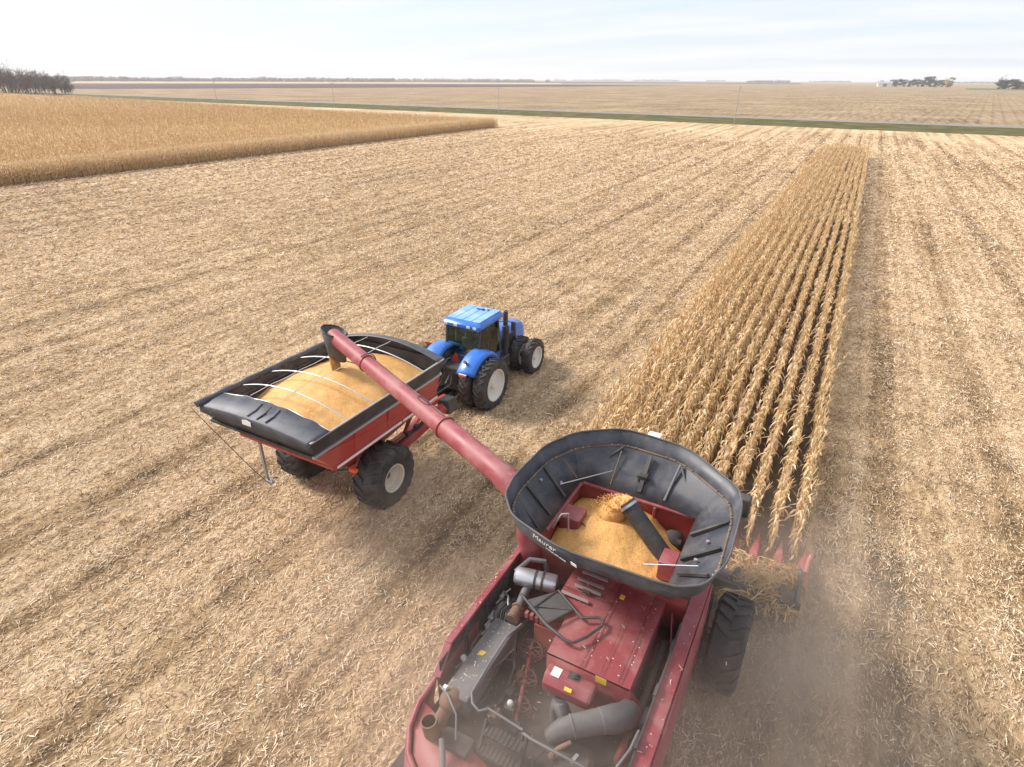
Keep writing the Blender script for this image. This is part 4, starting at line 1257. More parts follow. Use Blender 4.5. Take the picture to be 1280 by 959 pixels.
# insert the mouth's corners so that the flare closes square
mb.grid([A[:-1], B[:-1], [tuple(Vector(b_)*.5+Vector(c_)*.5) for b_, c_ in zip(B[:-1], Cc[:-1])], Cc[:-1]], True)
ext = mb.build('tank_extension', M['poly'], comb, 13, solid=.014)
mb = cm(); mb.tube([(x, y, TZ3) for x, y in rimf], 0.018, 8, True); mb.build('rim_lip', M['midgrey'], ext, 60)
M['ledge'] = paint('dusty_ledge', (0.10, 0.075, 0.06), (0.34, 0.22, 0.14), 0.7, 0.7)
mb = cm(); mb.tube([(x+(cxy.x-x)*.012, y+(cxy.y-y)*.012, TZ2) for x, y in skirt], 0.022, 6, True); mb.build('fold_ledge', M['ledge'], ext, 60)
def lift(p, up=0.03): return (p[0], p[1], p[2]+up)
for (a, b, r_, mt) in (((-4.10, 8.80, 4.22), (-3.58, 8.72, 3.72), .028, 'black'), ((-4.12, 8.10, 4.22), (-3.58, 8.08, 3.72), .028, 'black'), ((-4.0, 9.35, 4.22), (-3.60, 9.35, 3.76), .02, 'ledge'),
                       ((-2.95, 10.20, 4.23), (-3.50, 9.62, 3.78), .024, 'black'), ((-2.36, 10.14, 4.23), (-2.36, 9.56, 3.72), .045, 'black'),
                       ((-0.58, 8.86, 4.22), (-1.15, 8.78, 3.75), .034, 'black'), ((-0.57, 8.13, 4.22), (-1.15, 8.08, 3.75), .034, 'black'), ((-0.62, 7.45, 4.2), (-1.10, 7.70, 3.78), .03, 'black'),
                       ((-4.10, 7.70, 4.2), (-3.62, 7.62, 3.76), .02, 'black'), ((-1.74, 10.1, 4.26), (-1.85, 9.56, 3.70), .026, 'grey'), ((-1.74, 10.1, 4.26), (-1.30, 9.56, 3.70), .022, 'grey'),
                       ((-3.58, 8.45, 4.20), (-2.95, 9.60, 4.0), .009, 'alu'), ((-0.80, 7.55, 4.22), (-1.62, 7.45, 3.95), .009, 'alu'), ((-2.95, 10.1, 4.2), (-2.95, 9.55, 3.70), .012, 'ledge'), ((-1.3, 9.95, 4.15), (-1.25, 9.55, 3.72), .012, 'ledge')):
    mb = cm()
    if mt == 'black': mb.bar(lift(a, .02), lift(b, .03), r_*1.7, r_*1.5)
    else: mb.tube([lift(a, .02), lift(b, .03)], r_, 8)
    mb.build('strut' if mt in ('steel', 'alu') else 'panel_rib', M[mt], ext)
mb = cm(); mb.box(-2.46, -2.28, 9.72, 9.92, 3.86, 4.02); mb.cyl((-2.50, 9.8, 3.95), (-2.24, 9.8, 3.95), .035, n=8); mb.build('hinge', M['dark'], ext, bevel=.01)
for (x, y, z) in ((-0.82, 8.43, 4.03), (-0.9, 7.95, 3.98), (-4.0, 8.5, 4.13), (-3.75, 8.9, 3.9)):
    mb = cm(); mb.cyl((x, y, z-.01), (x, y, z+.025), .03, n=10); mb.build('bolt', M['steel'], ext)
mb = cm()
for k in range(4): mb.cyl((-1.25+.16*k, 9.98-.11*k, 4.33), (-1.22+.16*k, 9.94-.11*k, 4.345), .022, n=8)
mb.build('dimple', M['dark'], ext)
mb = cm()
for k in range(0, n, 1):
    p = Vector(skirt[k]); q = cxy + (p-cxy)*.985; mb.cyl((q.x, q.y, TZ2+.03), (q.x+(cxy.x-q.x)*.012, q.y+(cxy.y-q.y)*.012, TZ2+.034), .014, n=6)
mb.build('bolt', M['steel'], ext)
# white lettering on the rear band
def lettering(txt, size, loc, rot, parent, mat, name='lettering', shear=0.0, ext_=0.002):
    c = bpy.data.curves.new(name, 'FONT'); c.body = txt; c.size = size; c.extrude = ext_; c.shear = shear
    c.align_x = 'CENTER'; c.align_y = 'CENTER'
    o = bpy.data.objects.new(name, c); col.objects.link(o)
    me = bpy.data.meshes.new_from_object(o.evaluated_get(bpy.context.evaluated_depsgraph_get()))
    bpy.data.objects.remove(o); bpy.data.curves.remove(c)
    me.materials.clear(); me.materials.append(mat); me.name = name
    o = bpy.data.objects.new(name, me); col.objects.link(o)
    o.location = loc; o.rotation_euler = rot; o.parent = parent
    return o
M['letter'] = paint('white_letter', (0.75, 0.74, 0.72), DUST, 0.25, 0.6)
p0, p1 = Vector((-2.71, 6.53, 0)), Vector((-3.73, 6.85, 0))
s0, s1 = cxy + (Vector((-2.71, 6.53))-cxy)*0.955, cxy + (Vector((-3.73, 6.85))-cxy)*0.955
mid_t = Vector((-2.98, 6.615, TZ3)); mid_b = Vector((-2.955, 6.70, TZ2))
zx = Vector((0.954, -0.300, 0)).normalized()
zn = zx.cross((mid_t-mid_b).normalized()).normalized()
yv = zn.cross(zx)
rotm = Matrix((zx, yv, zn)).transposed().to_euler()
pc = (mid_t*.60+mid_b*.40)
lettering('Maurer', 0.17, Vector(pc + zn*0.024 + zx*-.08 + yv*.02) - CO, rotm, ext, M['letter'], shear=0.3)
lettering('MANUFACTURING', 0.05, Vector(pc + zn*0.024 - yv*.10 + zx*.16) - CO, rotm, ext, M['letter'], shear=0.2)
mb = cm(); c_ = pc + zx*.55 + zn*.02 - yv*.02; q_ = [c_ - zx*.055 - yv*.035, c_ + zx*.055 - yv*.035, c_ + zx*.055 + yv*.035, c_ - zx*.055 + yv*.035]
mb.slab(q_, 0.006); mb.build('white_label', M['white'], ext)
# fill auger leaning over the heap
mb = cm()
a, b = Vector((-1.40, 8.48, 3.25)), Vector((-2.38, 8.80, 4.02)); d = (b-a).normalized()
mb.lathe([(0.150, 0), (0.165, 0), (0.165, (b-a).length), (0.150, (b-a).length)], a, d, 24)
fa = mb.build('fill_auger', M['black'], comb, 40)
mb = cm(); mb.cyl(a+d*.1, b-d*.02, .03, n=8)
for k in range(26):
    t = k*0.5; p = b - d*(.03+.022*k)
mb.lathe([(0.166, .0), (0.19, .0), (0.19, .05), (0.166, .05)], b-d*.10, d, 24); mb.build('auger_band', M['steel'], fa, 40)
mb = cm(); mb.box(-1.56, -1.22, 8.30, 8.66, 3.10, 3.34); mb.build('auger_housing', M['red'], comb, bevel=.02)
# unloading auger swung out over the cart
AU0, AU1 = Vector((-4.42, 8.15, 4.12)), Vector((-11.62, 10.96, 4.72))
ad = (AU1-AU0).normalized(); AL = (AU1-AU0).length
ash = ad.cross(Vector((0,0,1))).normalized(); aup = ash.cross(ad)
def ap(t, s=0.0, u=0.0): return AU0 + ad*t + ash*s + aup*u
mb = cm()
mb.lathe([(0.20, 0), (0.232, 0), (0.232, 2.3), (0.214, 2.34), (0.208, AL-.1), (0.19, AL-.03), (0.12, AL), (0.001, AL+.01)], AU0, ad, 32, False)
ua = mb.build('unloading_auger', M['red'], comb, 40)
mb = cm(); mb.lathe([(0.20, 0), (0.258, 0), (0.258, .05), (0.20, .05)], ap(2.28), ad, 24); mb.build('flange', M['red_in'], ua, 40); mb = cm(); mb.lathe([(0.19, 0), (0.232, 0), (0.232, .04), (0.19, .04)], ap(5.75), ad, 24)

for t in (2.3, 5.78):
    p = ap(t, 0, -.27); mb.bar(p, p - aup*.06, .06, .06)
mb.build('flange', M['red_in'], ua, 40)
mb = cm()
cab_ = [ap(.2, .10, .215)]
for k in range(1, 24):
    t = .2 + (AL-2.0)*k/24; cab_.append(ap(t, .06+.02*math.sin(k*1.7), .215 - .0010*k))
mb.tube(cab_, 0.013, 6)
mb.tube([ap(3.2+.14*math.cos(t)*1.6, .04+.07*math.sin(t), .215) for t in np.linspace(0, 5.8, 16)], 0.012, 6)
mb.tube([ap(5.80, .26*math.cos(t), .26*math.sin(t)) for t in np.linspace(-.6, 2.2, 10)], 0.014, 6)
mb.build('cable', M['black'], ua, 60)
mb = cm()                                   # rubber boot at the mouth
bc = ap(AL-.12)
tp = [Vector((bc.x+.34*math.cos(t), bc.y+.31*math.sin(t), bc.z+.16-.10*math.cos(t-.3))) for t in np.linspace(0, 2*PI, 25)[:-1]]
bt = [Vector((bc.x+.06+.24*math.cos(t), bc.y-.05+.20*math.sin(t), bc.z-.62+.10*math.cos(t+2.5))) for t in np.linspace(0, 2*PI, 25)[:-1]]
mb.grid([tp, bt], True)
boot = mb.build('spout_boot', M['midgrey'], ua, 60, solid=.02)
mb = cm(); mb.tube(tp, 0.022, 6, True); mb.build('boot_rim', M['black'], boot, 60)
mb = cm(); q = ap(AL-.5, .20, -.12); mb.box(q.x-.06, q.x+.06, q.y-.05, q.y+.05, q.z-.06, q.z+.06); mb.cyl(q, q+Vector((.02,-.09,-.04)), .05, n=12); mb.build('work_light', M['black'], ua)
mb = cm(); mb.tube([(-4.75, 8.28, 4.14), (-4.42, 8.15, 4.10), (-4.22, 8.08, 3.90), (-4.02, 8.04, 3.5), (-3.90, 8.0, 2.3)], [.25, .265, .26, .25, .24], 20); mb.build('auger_elbow', M['red'], comb, 50)

# cab ahead of the tank, with the white receiver on its roof
mb = cm(); mb.box(-3.25, -1.45, 9.75, 11.55, 1.5, 1.85); mb.box(-3.25, -1.45, 9.72, 9.85, 1.85, 3.2)
for x in (-3.22, -1.5):
    for y in (9.85, 11.45): mb.box(x-.03, x+.05, y-.04, y+.04, 1.85, 3.2)
cabp = mb.build('cab', M['black'], comb, bevel=.01)
mb = cm(); mb.box(-3.3, -1.4, 9.72, 11.75, 3.2, 3.40); mb.build('cab_roof', M['red'], cabp, bevel=.05)
mb = cm(); mb.box(-3.20, -1.50, 11.50, 11.52, 1.85, 3.19); mb.box(-3.24, -3.22, 9.9, 11.4, 1.85, 3.19); mb.box(-1.47, -1.45, 9.9, 11.4, 1.85, 3.19); mb.build('window', M['glass'], cabp)
mb = cm(); mb.box(-2.85, -2.55, 11.55, 11.85, 3.62, 3.80); mb.cyl((-2.7, 11.7, 3.4), (-2.7, 11.7, 3.63), .04, n=8); mb.build('receiver', M['white'], comb, bevel=.03)
mb = cm(); mb.tube([(-1.45, 11.4, 3.15), (-0.9, 11.2, 3.2), (-0.55, 10.9, 3.1)], .025, 8); mb.build('mirror_arm', M['black'], comb, 50)
mb = cm(); mb.box(-0.62, -0.38, 10.72, 10.95, 3.02, 3.48); mb.build('mirror', M['black'], comb, bevel=.04)
# header
mb = cm()
mb.slab([(-3.1, 9.6, .7), (-1.6, 9.6, .7), (-1.6, 11.2, .35), (-3.1, 11.2, .35)], .75); mb.build('feeder_house', M['red'], comb, bevel=.02)
HL, HR = EDGE-PASS-.05, EDGE+.02
mb = cm()
mb.box(HL, HR, 11.12, 11.20, .30, .84); mb.bar((HL, 11.14, .87), (HR, 11.14, .87), .12, .08)
mb.slab([(HL, 11.2, .34), (HL, 12.35, .30), (HR, 12.35, .30), (HR, 11.2, .34)][::-1], .03)
head = mb.build('corn_header', M['dark'], comb, bevel=.01)
mb = cm(); mb.cyl((HL+.1, 11.62, .62), (HR-.1, 11.62, .62), .14, n=14)
for sgn, xa, xb in ((1, HL+.12, -2.4), (-1, -2.3, HR-.12)):
    N_ = 90; pr = None
    for k in range(N_):
        x = xa+(xb-xa)*k/(N_-1); t = sgn*k*2*PI/14
        c_, s_ = math.cos(t), math.sin(t)
        cur = ((x, 11.62+.13*c_, .62+.13*s_), (x, 11.62+.29*c_, .62+.29*s_))
        if pr: mb._add([pr[0], pr[1], cur[1], cur[0]], [(0,1,2,3)])
        pr = cur
mb.build('cross_auger', M['grey'], head, 0)
for x in (HL, HR):
    mb = cm(); mb.slab([(x-.04, 11.1, .25), (x-.04, 11.1, 1.0), (x-.04, 11.9, .95), (x-.04, 13.1, .45), (x-.04, 13.1, .2)], .08); mb.build('end_panel', M['midgrey'], head, bevel=.02)
M['snout'] = paint('faded_red_poly', (0.34, 0.035, 0.05), (0.45, 0.27, 0.23), .5, .5)
for k in range(13):
    x = EDGE - k*ROW
    mb = cm()
    secs = [(12.25, .15, .56, .28), (12.7, .16, .62, .26), (13.2, .13, .52, .2), (13.7, .08, .36, .14), (14.1, .03, .20, .10)]
    vs = []; fs = []
    for (y, hw, zt, zb) in secs:
        for (dx, z) in ((-hw, zb), (-hw*.8, zb+(zt-zb)*.55), (-hw*.35, zt), (hw*.35, zt), (hw*.8, zb+(zt-zb)*.55), (hw, zb)): vs.append((x+dx, y, z))
    for s in range(len(secs)-1):
        for q in range(6):
            j = (q+1) % 6; fs.append((s*6+q, s*6+j, s*6+6+j, s*6+6+q))
    fs += [tuple(range(5, -1, -1)), tuple(range(24, 30))]
    mb._add(vs, fs)
    sn = mb.build('snout', M['snout'], head, 50)
    mb = cm(); mb.cyl((x, 14.06, .15), (x, 14.22, .13), .045, .02, 10); mb.build('snout_tip', M['black'], sn)
    if k == 0:
        mb = cm(); mb.tube([(x+.05, 12.6, .62), (x+.07, 12.85, .80), (x+.10, 13.05, .82), (x+.13, 13.2, .72)], .06, 10); mb.build('stalk_guard', M['snout'], sn, 50)
        mb = cm(); mb.cyl((x+.12, 13.12, .76), (x+.15, 13.28, .66), .066, n=12); mb.build('guard_end', M['black'], sn)
# drive wheels (duals) and steering wheels
for (x, s) in ((-0.17, 1), (-0.98, 1), (-4.53, -1), (-3.72, -1)):
    wheel(comb, 'drive_wheel', Vector((x, 9.38, .95)) - CO, s, .96, .66, .50, M['cream'], 20, .055)
mb = cm(); mb.cyl((-4.5, 9.38, .95), (-.2, 9.38, .95), .16, n=14); mb.build('axle', M['dark'], comb)
for (x, s) in ((-1.1, 1), (-3.6, -1)):
    wheel(comb, 'steering_wheel', Vector((x, 4.7, .62)) - CO, s, .62, .42, .34, M['cream'], 16, .04, n=32)
mb = cm(); mb.cyl((-3.6, 4.7, .62), (-1.1, 4.7, .62), .12, n=12); mb.box(-2.5, -2.2, 4.6, 4.8, .6, 1.0); mb.build('axle', M['dark'], comb)

# corn in the tank
def heap(name, x0, x1, y0, y1, zf, nx, ny, mat, zb, rise=0.0):
    V = []; F = []
    for j in range(ny+1):
        for i in range(nx+1):
            x = x0+(x1-x0)*i/nx; y = y0+(y1-y0)*j/ny
            V.append((x, y, zf(x, y)))
    for j in range(ny):
        for i in range(nx): F.append((j*(nx+1)+i, j*(nx+1)+i+1, (j+1)*(nx+1)+i+1, (j+1)*(nx+1)+i))
    b = len(V)                              # closed body underneath
    ring = [i for i in range(nx+1)] + [(j)*(nx+1)+nx for j in range(1, ny+1)] + [ny*(nx+1)+i for i in range(nx-1, -1, -1)] + [j*(nx+1) for j in range(ny-1, 0, -1)]
    for i in ring: V.append((V[i][0], V[i][1], zb))
    m = len(ring)
    for k in range(m): F.append((ring[(k+1) % m], ring[k], b+k, b+(k+1) % m))
    F.append(tuple(b+k for k in range(m-1, -1, -1)))
    mb = MB(); mb._add(V, F)
    return mb.build(name, mat, None, 60)
def sn(x, y, s=1.0):
    return (float(vnoise(np.array([x*s]), np.array([y*s]), 4)[0]) - .5)
def tank_z(x, y):
    r_ = math.hypot((x+2.52)*.95, (y-8.72))
    z = 3.74 - .42*min(r_, 1.35)**.9 - .10*math.exp(-(r_/.18)**2)
    z -= .55*max(0, min(1, (x+2.0)/.9))*max(0, min(1, (y-8.75)/.7))
    return z + .035*sn(x, y, 5) + .015*sn(x, y, 16)
o = heap('corn_heap', -3.53, -1.22, 7.76, 9.48, tank_z, 70, 60, M['grain'], 2.9)
for v_ in o.data.vertices:
    if v_.co.z < 2.95 and v_.co.y < 8.1: v_.co.y = 8.12
tag(o, 'loose golden corn kernels heaped inside the combine grain tank', 'corn', kind='stuff')
# kernels spilling from the fill auger's mouth
def stream(name, p0, p1, r0, r1, n, seed, label, bulge=0.3, size=.016):
    r = np.random.RandomState(seed)
    V = []; Q = []
    mb = MB()
    p0, p1 = np.array(p0), np.array(p1)
    for k in range(n):
        t = r.rand()**.9
        c = p0+(p1-p0)*t; rr = r0+(r1-r0)*t
        a = r.rand()*2*PI; q = rr*math.sqrt(r.rand())
        p = c + np.array([q*math.cos(a), q*math.sin(a), r.randn()*.02 + bulge*t*(1-t)])
        s = size*(.7+.6*r.rand()); e = r.randn(3); e /= np.linalg.norm(e); f = np.cross(e, r.randn(3)); f /= np.linalg.norm(f); g = np.cross(e, f)
        b = len(V); V += [p+e*s, p-e*s, p+f*s*.8, p-f*s*.8, p+g*s*.6, p-g*s*.6]
        for (i, j, l) in ((0,2,4),(2,1,4),(1,3,4),(3,0,4),(2,0,5),(1,2,5),(3,1,5),(0,3,5)): Q.append((b+i, b+j, b+l))
    mb._add(V, Q)
    me = bpy.data.meshes.new(name); me.from_pydata([tuple(v) for v in V], [], Q); me.materials.append(M['grain'])
    o = bpy.data.objects.new(name, me); col.objects.link(o)
    return tag(o, label, 'corn', kind='stuff')
mb = MB()
def knob(x, y): return 0
V = []; F = []
N1, N2 = 18, 12
for i in range(N2+1):
    t = i/N2; c = Vector(b)*(1-t) + Vector((-2.66, 8.86, 3.56))*t + Vector((0, 0, .10*math.sin(PI*t)))
    rr = .145 + .12*t + .02*math.sin(9*t)
    for k in range(N1):
        a_ = 2*PI*k/N1
        V.append((c.x + rr*math.cos(a_)*(1+.15*sn(k, i, 1.3)), c.y + rr*math.sin(a_)*(1+.15*sn(k+9, i, 1.3)), c.z + .12*math.sin(a_)*(1-t)*.4))
for i in range(N2):
    for k in range(N1): F.append((i*N1+k, i*N1+(k+1) % N1, (i+1)*N1+(k+1) % N1, (i+1)*N1+k))
F.append(tuple(range(N1))); F.append(tuple(N2*N1+k for k in range(N1-1, -1, -1)))
mb._add(V, F); o = mb.build('corn_spill', M['grain'], None, 60)
tag(o, 'corn kernels pouring from the mouth of the black fill auger', 'corn', kind='stuff')
stream('flying_kernels', (-2.40, 8.80, 4.04), (-2.78, 8.92, 3.64), .16, .38, 900, 11, 'scattered corn kernels tumbling off the fill auger mouth', .22)
# torn stalks lying on the header's right half
def trash(n, seed):
    r = np.random.RandomState(seed); V = []; Q = []; T = []
    for k in range(n):
        x = .92 - 2.9*r.rand()**1.35; y = 10.92 + 1.7*r.rand()**1.2
        hz = .74 + .26*math.exp(-((x-.25)/.5)**2) + .14*math.sin(x*5.1+1.0)*math.cos(y*3.3) - .25*(y-11.2)/1.5
        if x < -.5: hz -= .2
        z = .42 + (hz-.35)*r.rand()**.6
        L = .16+.75*r.rand()**2; w = .010+.030*r.rand()**2
        a = r.rand()*2*PI; e = r.randn()*.35
        d = np.array([math.cos(a)*math.cos(e), math.sin(a)*math.cos(e), math.sin(e)]); s = np.cross(d, r.randn(3)); s /= np.linalg.norm(s)
        c0 = np.array([x, y, z]); b = len(V)
        for t in (-.5, -.1, .5):
            p = c0 + d*L*t + np.array([0, 0, -L*.8*t*t]); p[2] = max(p[2], .36); V += [p-s*w/2, p+s*w/2]
        Q += [(b, b+1, b+3, b+2), (b+2, b+3, b+5, b+4)]; T += [float(np.clip(.60+.18*r.randn(), 0, 1))]*2
    return np.array(V), np.array(Q), np.array(T)
V, Q, T = trash(1900, 5)
o = np_mesh('corn_trash', V, Q, M['corn'], T)
tag(o, 'tangle of torn dry stalks and leaves piled on the right of the header', 'crop trash', kind='stuff')
# ------------------------------------------------------------------ grain cart
KO = Vector((-11.35, 10.5, 0))
cart = empty('grain_cart', KO)
tag(cart, 'red grain cart brimming with corn, black side boards and rolled tarp bows', 'grain cart')
def km():
    m = MB(); m.m = Matrix.Translation(-KO); return m
CX0, CX1, CY0, CY1 = -13.14, -9.56, 7.96, 12.96
mb = km()
top = [(CX0, CY0, 3.14), (CX1, CY0, 3.14), (CX1, CY1, 3.14), (CX0, CY1, 3.14)]
mid = [(CX0+.10, CY0+.60, 2.42), (CX1-.10, CY0+.60, 2.42), (CX1-.10, CY1-.10, 2.42), (CX0+.10, CY1-.10, 2.42)]
low = [(-11.9, 10.1, 1.15), (-10.8, 10.1, 1.15), (-10.8, 11.7, 1.15), (-11.9, 11.7, 1.15)]
for a_, b_ in ((mid, top), (low, mid)):
    for i in range(4):
        j = (i+1) % 4
        mb.strip([a_[i], a_[j]], [b_[i], b_[j]], 0.035)
mb.slab(low[::-1], 0.04)
hop = mb.build('hopper', M['cart_red'], cart, 0, bevel=.008)
mb = km()                                   # vertical stiffeners and lower beam
for y in (9.3, 10.6, 11.9):
    mb.bar((CX1-.085, y, 2.46), (CX1+.02, y, 3.10), .05, .03)
mb.bar((CX1-.10, CY0+.62, 2.40), (CX1-.10, CY1-.12, 2.40), .07, .09); mb.bar((CX0+.10, CY0+.62, 2.40), (CX0+.10, CY1-.12, 2.40), .07, .09)
mb.bar((CX0+.1, CY0+.58, 2.42), (CX1-.1, CY0+.58, 2.42), .06, .08)
mb.build('frame_beam', M['cart_red'], cart, bevel=.008)
for y0, y1 in ((8.62, 11.15), (11.22, 11.90), (12.15, 12.88)):
    mb = km(); mb.box(CX1-.062, CX1-.048, y0, y1, 2.39, 2.46); mb.build('reflective_tape', M['white'], cart)
mb = km(); mb.box(CX1-.02, CX1+.06, CY0-.08, CY1+.06, 3.13, 3.19); mb.build('top_rail', M['steel'], cart, bevel=.006); mb = km(); mb.box(CX0-.06, CX0+.02, CY0-.08, CY1+.06, 3.13, 3.19)
mb.build('top_rail', M['steel'], cart, bevel=.006)
mb = km(); mb.box(CX0+.02, CX1-.02, CY0-.09, CY0-.01, 3.12, 3.19); mb.build('top_rail', M['black'], cart, bevel=.006); mb = km(); mb.box(CX0+.02, CX1-.02, CY1+.01, CY1+.07, 3.12, 3.19); mb.build('top_rail', M['black'], cart, bevel=.006)
# black side boards, leaning out a little
BT = 3.60
BX0, BX1, BY0, BY1 = -13.24, -9.44, 7.80, 13.08
mb = km()
tb = [(BX0, BY0, BT), (BX1, BY0, BT), (BX1, BY1, BT), (BX0, BY1, BT)]
bb = [(CX0, CY0-.03, 3.19), (CX1, CY0-.03, 3.19), (CX1, CY1+.02, 3.19), (CX0, CY1+.02, 3.19)]
for i in range(4):
    j = (i+1) % 4; mb.strip([bb[i], bb[j]], [tb[i], tb[j]], 0.03)
bd = mb.build('side_board', M['black'], cart, 0)
mb = km()
mb.bar((BX1-.02, BY0, BT+.02), (BX1-.02, BY1, BT+.02), .05, .035); mb.build('board_cap', M['steel'], bd, bevel=.006)
mb = km(); mb.tube([(BX0+.13, BY0+.4, 3.40), (BX0+.13, BY1-.2, 3.40)], .035, 8)
mb.build('inner_rail', M['black'], bd)
# tarp: roll along the left edge, arched end caps
mb = km(); n_ = 24
mb.tube([(BX0-.02+.012*math.sin(i*1.3), BY0-.10+(BY1-BY0+.1)*i/n_, BT+.07+.01*math.sin(i*2.1)) for i in range(n_+1)], [.085+.012*math.sin(i*1.9) for i in range(n_+1)], 10)
roll_ = mb.build('tarp_roll', M['tarp'], cart, 60)
def arch(x, h): return h*(1-((x-(BX0+BX1)/2)/((BX1-BX0)/2))**2)
xs = np.linspace(BX0, BX1, 29)
mb = km()
A = [(x, BY0-.02, BT+.02+arch(x, .12)+.004*math.sin(k*2.7)) for k, x in enumerate(xs)]
B = [(x, BY0+.62+.02*math.sin(k*1.1), BT+.05+arch(x, .22)+.006*math.sin(k*1.9)) for k, x in enumerate(xs)]
Md = [((a[0]+b[0])/2, (a[1]+b[1])/2, (a[2]+b[2])/2+.012+(.018*math.sin(k*2.2) if 11 < k < 18 else .004*math.sin(k*1.1))) for k, (a, b) in enumerate(zip(A, B))]
mb.grid([A, Md, B])
C = [(x, BY0-.06, BT-.14-.02*math.sin(k*.9)) for k, x in enumerate(xs)]
mb.grid([C, [(a[0], a[1]-.02, a[2]-.03) for a in A], A])
cap = mb.build('tarp_end', M['tarp'], cart, 75, solid=.012)
mb = km(); mb.tube(B, .014, 6); mb.build('cap_hem', M['steel'], cap, 60)
mb = km()
k = 13
mb.slab([(-11.60, BY0-.085, BT-.02), (-11.30, BY0-.085, BT-.02), (-11.30, BY0-.075, BT+.09), (-11.45, BY0-.072, BT+.12), (-11.60, BY0-.075, BT+.09)], .012); mb.build('name_plate', M['white'], cap)
mb = km()
for k, x in enumerate((-11.52, -11.2, -10.9)):
    mb.tube([(x, BY0+.02, BT+.16), (x+.04, BY0+.25, BT+.22), (x-.02, BY0+.5, BT+.26)], .024, 6)
mb.build('tarp_fold', M['tarp'], cap, 60)
mb = km()
A = [(x, BY1-.30, BT+.03+arch(x, .36)) for x in xs]; B = [(x, BY1+.05, BT+.02+arch(x, .30)) for x in xs]
mb.grid([A, B, [(x, BY1+.02, BT-.03) for x in xs]])
fcap = mb.build('tarp_end', M['tarp'], cart, 60, solid=.012)
for y in (9.02, 9.98, 11.05, 12.1):
    mb = km(); mb.tube([(x, y, BT+.02+arch(x, .34)) for x in np.linspace(BX0+.02, BX1-.02, 22)], .017, 6); mb.build('bow', M['steel'], cart, 60)
for x in (-12.05, -11.15):
    mb = km(); mb.tube([(x, y, BT+.045+arch(x, .34)-.02*math.sin((y-9.02)*3.0)**2) for y in np.linspace(BY0+.6, BY1-.3, 30)], .009, 5); mb.build('ridge_strap', M['white'], cart, 60)
mb = km(); mb.tube([(-9.62, 8.30, 3.64), (-9.75, 8.42, 3.66), (-9.92, 8.44, 3.64)], .02, 6); mb.tube([(-9.6, 10.9, 3.66), (-9.8, 10.98, 3.68)], .018, 6); mb.build('hold_down', M['rust'], cart)
mb = km(); mb.tube([(BX0-.02, BY0-.10, BT+.07), (BX0-.02, BY0-.26, BT+.07), (-12.95, 7.66, 3.2), (-12.1, 8.1, 1.75), (-11.85, 8.3, 1.3)], .011, 6); mb.tube([(-11.85, 8.3, 1.3), (-12.0, 8.5, 1.35), (-11.95, 8.62, 1.3)], .016, 6); mb.build('crank', M['grey'], cart)
mb = km(); mb.box(-12.36, -12.28, 8.52, 8.58, 1.15, 2.35); mb.box(-12.36, -12.10, 8.5, 8.6, 1.1, 1.16); mb.build('ladder', M['steel'], cart)
# running gear
mb = km(); mb.box(-12.6, -10.1, 10.38, 10.62, .85, 1.08); mb.build('axle', M['cart_red'], cart, bevel=.02)
mb = km()
for x in (-12.05, -10.65): mb.bar((x, 10.1, 1.0), (x, 12.8, 1.0), .14, .22)
for x, y in ((-12.05, 10.2), (-10.65, 10.2), (-12.05, 12.4), (-10.65, 12.4)): mb.bar((x, y, 1.0), (x+(-.6 if x < -11.3 else .6), y, 2.4), .10, .10)
mb.build('chassis', M['cart_red'], cart, bevel=.01)
mb = km(); mb.bar((-12.05, 12.7, 1.0), (-11.42, 14.6, .72), .13, .18); mb.bar((-10.65, 12.7, 1.0), (-11.42, 14.6, .72), .13, .18); mb.bar((-11.42, 14.5, .72), (-11.42, 15.75, .62), .14, .16)
mb.build('tongue', M['cart_red'], cart, bevel=.01)
mb = km(); mb.tube([(-10.5, 11.3, .8), (-9.98, 12.3, 1.4), (-9.58, 13.15, 1.95)], .17, 18); fold = mb.build('folded_auger', M['cart_red'], cart, 60)
mb = km()
mb.tube([(-10.3, 11.55, 1.2), (-9.85, 12.4, 1.72), (-9.72, 12.9, 2.05)], .03, 6); mb.tube([(-10.22, 11.7, 1.28), (-9.95, 12.1, 1.55), (-9.8, 12.2, 1.65), (-9.75, 12.6, 1.9)], .022, 6)
for k in range(4): mb.box(-10.12+.12*k, -10.02+.12*k, 11.85+.25*k, 11.97+.25*k, 1.42+.14*k, 1.56+.14*k)
mb.build('hydraulic_line', M['black'], fold)
mb = km(); mb.hexa([(-9.80, 13.0, 1.75), (-9.34, 13.1, 1.75), (-9.34, 13.6, 1.75), (-9.80, 13.5, 1.75), (-9.72, 13.05, 2.2), (-9.40, 13.12, 2.2), (-9.40, 13.5, 2.2), (-9.72, 13.45, 2.2)]); mb.build('auger_spout', M['black'], fold, bevel=.02)
mb = km(); mb.box(-9.98, -9.74, 9.30, 9.42, 1.76, 1.86); mb.build('orange_reflector', M['orange'], cart, bevel=.02)
mb = km(); mb.tube([(-10.5, 9.1, 1.7), (-10.1, 9.3, 1.78), (-9.98, 9.34, 1.8)], .03, 8); mb.build('reflector_arm', M['black'], cart)
for (x, s) in ((-9.86, 1), (-12.84, -1)):
    wheel(cart, 'wheel', Vector((x, 10.5, .96)) - KO, s, .96, .82, .41, M['cream'], 18, .055, dish=.16)

